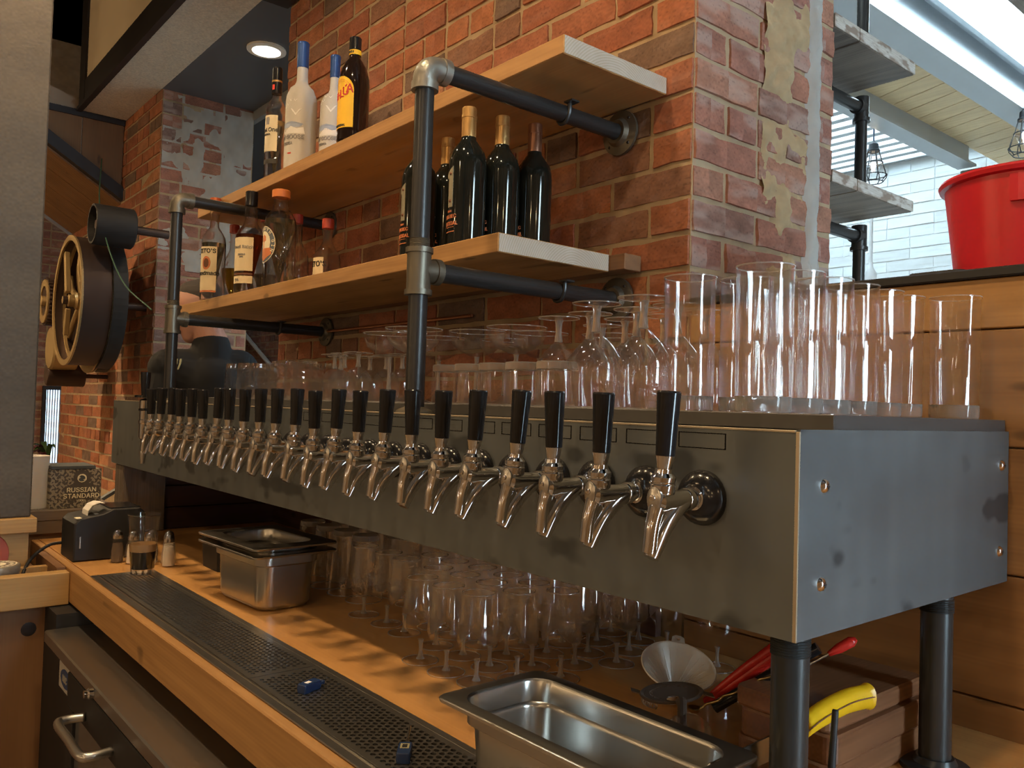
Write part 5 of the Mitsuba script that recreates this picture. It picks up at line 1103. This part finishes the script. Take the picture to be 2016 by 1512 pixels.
mat('filament', (.9, .7, .4), .5)
def cage_lamp(x, y, z, ztop, s, label):
    t = thing('pendant_lamp', label, 'lamp')
    part(t, 'cord', rod((x, y, z + .05 * s), (x, y, ztop), .0035, 6), mat('blue_cord', (.05, .07, .11), .5), True)
    part(t, 'socket', move(lathe([(0, .055), (.006, .055), (.012, .045), (.022, .038), (.024, .012), (.030, .008), (.030, 0), (0, 0)], 24) , x, y, z), 'matte_black', 30)
    for k in range(8):
        a = 2 * PI * k / 8; ring = [(.027, .004), (.043, -.055), (.062, -.110), (.064, -.125), (.045, -.150)]
        part(t, 'cage_wire', tube(np.array([(x + s * r * math.cos(a), y + s * r * math.sin(a), z + s * h) for r, h in ring]), .0022, 6), 'matte_black', True)
    for r, h in ((.043, -.055), (.063, -.118), (.045, -.150)):
        q = np.linspace(0, 2 * PI, 33); part(t, 'cage_ring', tube(np.stack([x + s * r * np.cos(q), y + s * r * np.sin(q), q * 0 + z + s * h], 1), .0022, 6), 'matte_black', True)
    part(t, 'bulb', move(lathe([(.012, 0), (.014, -.02), (.030, -.06), (.032, -.075), (.022, -.098), (0, -.106)][::-1], 24), x, y, z), 'thin_glass', 40)
    scene[t + '__filament'] = {'type': 'sphere', 'center': [x, y, z - .062], 'radius': .013, 'emitter': emit((1, .78, .5), 60), 'bsdf': {'type': 'ref', 'id': 'filament'}}
cage_lamp(-1.545, 3.2, 2.66, 3.5, 1.0, 'caged pendant bulb glowing between the two kitchen-side shelves')
cage_lamp(-.875, 3.2, 2.65, 3.1, 1.0, 'caged pendant bulb cut by the right edge above the bucket')
solo('white_stand', tube(np.array([(-1.55, 3.2, .02), (-1.55, 3.2, 2.06), (-1.55, 3.2, 2.09), (-1.55, 3.2, 2.12), (-1.55, 3.2, 2.45)]), [0.030, .028, .012, .009, .008], 12), 'white_paint', 'white stand with a slim rod rising behind the lower kitchen-side shelf', 'rod', 40)
glasses('jar', 'highball', [(-.80, 1.20), (-.80, 1.285), (-.89, 1.22), (-.89, 1.30), (-.66, 1.42)][:4], 'clear glass on the lower kitchen-side shelf', 'glasses on the kitchen-side shelf', z=1.9245)
solo('wall_telephone', box(-1.96, -1.90, 4.55, 4.599, 1.95, 2.25, .01), 'matte_black', 'black box on the far white brick wall beside the pillar', 'box')

# ------------------------------------------------------------------ wheel sculpture on the far pillar
t = thing('wheel_sculpture', 'dark iron and brass wheel sculpture of pulleys and gears on the far brick pillar', 'sculpture')
mat('iron_brown', (.065, .042, .034), .45, .5); mat('old_brass', (.46, .33, .16), .42, .7); mat('belt_black', (.012, .011, .011), .6)
WX, WZ = -4.02, 1.805
def ring(x, y0, y1, z, r0, r1, n=64): return move(swing([(r0, -y1), (r1, -y1), (r1, -y0), (r0, -y0), (r0, -y1)], n), x, 0, z)
part(t, 'front_ring', ring(WX, .16, .285, WZ, .300, .312), 'iron_brown', 40)
part(t, 'front_lip', join(ring(WX, .156, .164, WZ, .290, .316), ring(WX, .200, .212, WZ, .282, .301)), 'old_brass', 40)
part(t, 'web_disc', ring(WX, .285, .290, WZ, .02, .306), 'iron_brown', 40)
part(t, 'grooved_pulley', move(swing([(.10, -.365)] + sum([[(.345 if i % 2 else .360, -.365 + i * .009)] for i in range(9)], []) + [(.10, -.29)], 72), WX - .10, 0, WZ + .02), 'iron_brown', 25)
part(t, 'pulley_rim', join(ring(WX - .10, .284, .292, WZ + .02, .330, .366), ring(WX - .10, .30, .304, WZ + .02, .33, .363)), 'old_brass', 40)
for a in (20, 95, 150, 215, 285):
    r = math.radians(a); c = [(WX + .03 * math.cos(r), .225, WZ + .03 * math.sin(r)), (WX + .16 * math.cos(r + .12), .215, WZ + .16 * math.sin(r + .12)), (WX + .298 * math.cos(r), .225, WZ + .298 * math.sin(r))]
    part(t, 'spoke', tube(curve(c, 14), np.linspace(.017, .011, len(curve(c, 14))), 10), 'old_brass', True)
part(t, 'hub', move(swing([(.042, -.29), (.042, -.20), (.030, -.19), (.030, -.165), (.018, -.16), (.018, -.14), (0, -.138)], 28), WX, 0, WZ), 'old_brass', 35)
part(t, 'bracket', join(turn(box(-.016, .016, -.012, .012, -.01, .20, .003), -16, [0, 1, 0]).apply_translation([WX - .02, .165, WZ + .05]), turn(box(-.012, .012, -.012, .012, -.13, 0, .003), 12, [0, 1, 0]).apply_translation([WX + .005, .165, WZ - .04])), 'old_brass')
part(t, 'drum', move(swing([(0, -.36), (.088, -.36), (.094, -.355), (.094, -.19), (.091, -.185), (.083, -.185), (.080, -.22), (0, -.22)], 48), -3.70, 0, 2.135), 'belt_black', 35)
belt = []
for a in np.linspace(-.15, 1.25, 10): belt.append((WX + .318 * math.cos(a), WZ + .318 * math.sin(a)))
part(t, 'belt', join(*[prism([(WX + .315 * math.cos(a), WZ + .315 * math.sin(a)), (WX + .325 * math.cos(a), WZ + .325 * math.sin(a)), (WX + .325 * math.cos(b), WZ + .325 * math.sin(b)), (WX + .315 * math.cos(b), WZ + .315 * math.sin(b))], .065, 'y', .29) for a, b in zip(np.linspace(-1.9, 1.3, 33)[:-1], np.linspace(-1.9, 1.3, 33)[1:])]), 'belt_black')
def gear(r, n, x, y0, y1, z):
    P = []
    for k in range(n):
        for d, rr_ in ((0, .93), (.2, 1.0), (.5, 1.0), (.7, .93)): a = 2 * PI * (k + d) / n; P.append((x + r * rr_ * math.cos(a), z + r * rr_ * math.sin(a)))
    return prism(P, y1 - y0, 'y', y0)
part(t, 'gear', gear(.135, 34, -4.78, .20, .33, 1.865), 'iron_brown'); part(t, 'gear_face', ring(-4.78, .192, .199, 1.865, .085, .122), 'old_brass', 40)
part(t, 'gear_hub', move(swing([(.03, -.2), (.03, -.18), (.012, -.17), (0, -.165)], 20), -4.78, 0, 1.865), 'old_brass', 35)
part(t, 'idler_disc', move(swing([(0, -.34), (.115, -.34), (.118, -.22), (.110, -.21), (0, -.208)], 40), -4.66, 0, 1.60), 'old_brass', 35)
part(t, 'idler_drum', move(swing([(0, -.40), (.062, -.40), (.062, -.22), (.055, -.21), (0, -.208)], 32), -4.72, 0, 1.455), 'iron_brown', 35)
for x_, y_, z_, r_ in ((WX, .14, WZ, .02), (-3.70, .2, 2.135, .02), (-4.78, .18, 1.865, .015), (-4.66, .22, 1.60, .012), (-4.72, .22, 1.455, .012)): part(t, 'axle', rod((x_, y_, z_), (x_, .5235, z_), r_, 14), 'iron_brown', 40)
solo('green_wire', tube(curve([(-4.30, .35, 2.60), (-4.0, .28, 2.30), (-3.55, .22, 2.02), (-3.1, .18, 1.80), (-2.65, .16, 1.66)], 30), .003, 6), mat('wire_green', (.03, .085, .05), .5), 'thin green wire hanging across the wheel sculpture', 'cable', True)

# ------------------------------------------------------------------ the person behind the far end of the bar
def flesh(bones, grow=0.0, edge=.016, it=14, cut=None):
    parts_ = []
    for a, ra, b, rb in bones:
        h = m3.Manifold.batch_hull([m3.Manifold.sphere(ra + grow, 24).translate(tuple(a)), m3.Manifold.sphere(rb + grow, 24).translate(tuple(b))]); parts_.append(h)
    m = parts_[0]
    for q in parts_[1:]: m = m + q
    if cut is not None: m = cut(m)
    m = m.refine_to_length(edge); d = m.to_mesh()
    tm = trimesh.Trimesh(np.array(d.vert_properties)[:, :3], np.array(d.tri_verts), process=True)
    trimesh.smoothing.filter_taubin(tm, iterations=it); return tm
RT = np.array([.64, .77, 0]); TW = np.array([.768, -.64, 0]); ZV = np.array([0, 0, 1.0])
O = np.array([-2.87, .44, 0])
def J(r, t_, z): return O + RT * r + TW * t_ + ZV * z
neck, chest, belly, hip = J(.020, .01, 1.575), J(.015, .0, 1.41), J(.03, .0, 1.22), J(.04, 0, 1.00)
shL, shR = J(-.115, .085, 1.462), J(.108, -.05, 1.468)
elL, haL, elR, haR = J(-.135, .13, 1.27), J(-.03, .22, 1.17), J(.165, -.01, 1.25), J(.10, .17, 1.15)
hdc, jaw, chin = J(-.045, .02, 1.712), J(-.065, .035, 1.645), J(-.095, .055, 1.605)
kL, kR, fL, fR = J(.02, .07, .53), J(.13, -.05, .52), J(.0, .06, .05), J(.12, -.06, .05)
torso = [(chest, .125, belly, .125), (belly, .125, hip, .13), (shL, .066, shR, .072), (shL, .062, chest, .11), (shR, .068, chest, .11)]
legs = [(hip - RT * .07, .09, kL, .06), (hip + RT * .07, .09, kR, .06), (kL, .058, fL + ZV * .03, .04), (kR, .058, fR + ZV * .03, .04), (fL, .042, fL + TW * .10 - RT * .10, .035), (fR, .042, fR + TW * .10 - RT * .10, .035)]
arms = [(shL, .056, elL, .042), (elL, .042, haL, .029), (shR, .06, elR, .045), (elR, .044, haR, .03)]
def hand(w, d):
    d = d / np.linalg.norm(d); s = np.cross(d, ZV); s /= np.linalg.norm(s); out = [(w, .024, w + d * .07, .026)]
    for k, (o, l) in enumerate(((-.024, .055), (-.008, .065), (.008, .062), (.023, .048))):
        b = w + d * .085 + s * o; mid = b + d * l * .55 - ZV * .008; out += [(w + d * .06 + s * o * .9, .010, b, .0095), (b, .009, mid, .0085), (mid, .0085, mid + d * l * .35 - ZV * .022, .0075)]
    th = w + d * .03 - s * .028; out += [(w + d * .01 - s * .012, .012, th, .0105), (th, .0105, th + d * .035 - s * .012 - ZV * .01, .0085)]
    return out
face_d = (jaw - hdc); 
fdir = -RT * .86 + TW * .42 - ZV * .28; fdir /= np.linalg.norm(fdir); fside = np.cross(ZV, fdir); fside /= np.linalg.norm(fside); fup = np.cross(fdir, fside)
head = [(hdc - fdir * .028, .088, hdc + fdir * .018, .082), (hdc + fdir * .012, .078, hdc + fdir * .028 - fup * .075, .052), (hdc + fdir * .028 - fup * .075, .050, hdc + fdir * .045 - fup * .105, .034),
        (neck, .062, hdc - fdir * .01 - fup * .05, .060), (neck, .064, chest + ZV * .05, .085),
        (hdc + fdir * .088 - fup * .012, .010, hdc + fdir * .112 - fup * .045, .013), (hdc + fdir * .09 - fup * .075, .014, hdc + fdir * .088 - fup * .078, .014)]
for s in (-1, 1):
    e = hdc + fside * s * .084 - fdir * .008 - fup * .022; head += [(e - fup * .018, .010, e + fup * .016 - fdir * .006, .014), (hdc + fdir * .07 + fside * s * .016 + fup * .012, .016, hdc + fdir * .066 + fside * s * .044 + fup * .010, .014)]
pn = thing('person', 'person in a black T-shirt leaning forward behind the far end of the bar', 'person')
mat('skin', (.46, .235, .165), .5); mat('tee_black', (.010, .011, .013), .85); mat('hair_dark', (.045, .035, .030), .7); mat('jeans', (.03, .04, .07), .85); mat('eye_dark', (.02, .015, .012), .2)
part(pn, 'body', flesh(torso + legs + arms + head + hand(haL, haL - elL) + hand(haR, haR - elR), 0, .012, 12), 'skin', True)
def below(m): return m.trim_by_plane((.55, -.25, -1.0), float(np.dot([.55, -.25, -1.0], neck + ZV * .012)))
sleeve = [(shL, .056, shL + (elL - shL) * .62, .049), (shR, .06, shR + (elR - shR) * .62, .053)]
part(pn, 'shirt', flesh(torso + sleeve + [(neck - ZV * .02, .062, chest, .10)], .011, .014, 12), 'tee_black', True)
part(pn, 'trousers', flesh([(hip, .125, hip - ZV * .05, .12)] + legs[:4], .010, .016, 12), 'jeans', True)
part(pn, 'shoes', flesh(legs[4:], .008, .014, 10), 'matte_black', True)
hr = flesh([(hdc - fdir * .040 + fup * .020, .0865, hdc - fdir * .004 + fup * .034, .070), (hdc - fdir * .05 - fup * .03, .072, hdc - fdir * .045, .082)], 0, .010, 8)
part(pn, 'hair', hr, 'hair_dark', True)
for s in (-1, 1): part(pn, 'eye', move(trimesh.creation.icosphere(2, .011), *(hdc + fdir * .076 + fside * s * .031 - fup * .006)), 'eye_dark', True)
part(pn, 'mouth', tube(curve([hdc + fdir * .086 + fside * .024 - fup * .079, hdc + fdir * .102 - fup * .076, hdc + fdir * .086 - fside * .024 - fup * .079], 12), .0035, 8), mat('lip', (.30, .11, .09), .5), True)
lg_ = prism([(-.030, -.028), (-.020, -.028), (-.006, .004), (-.002, .030), (-.012, .030), (-.016, .006)], .002); lg2 = prism([(-.004, -.024), (.006, -.024), (.020, .006), (.024, .030), (.012, .030), (.008, .006)], .002)
lm = join(lg_, lg2); v = lm.vertices.copy()
nrm = -RT * .40 + TW * .90; nrm /= np.linalg.norm(nrm); rgt = np.cross(ZV, nrm)
ctr = J(-.055, .142, 1.475)
lm.vertices = ctr + np.outer(v[:, 0] * .75, rgt) + np.outer(v[:, 1] * .75, ZV) + np.outer(v[:, 2], nrm)
part(pn, 'shirt_print', lm, mat('print_green', (.42, .42, .27), .7))
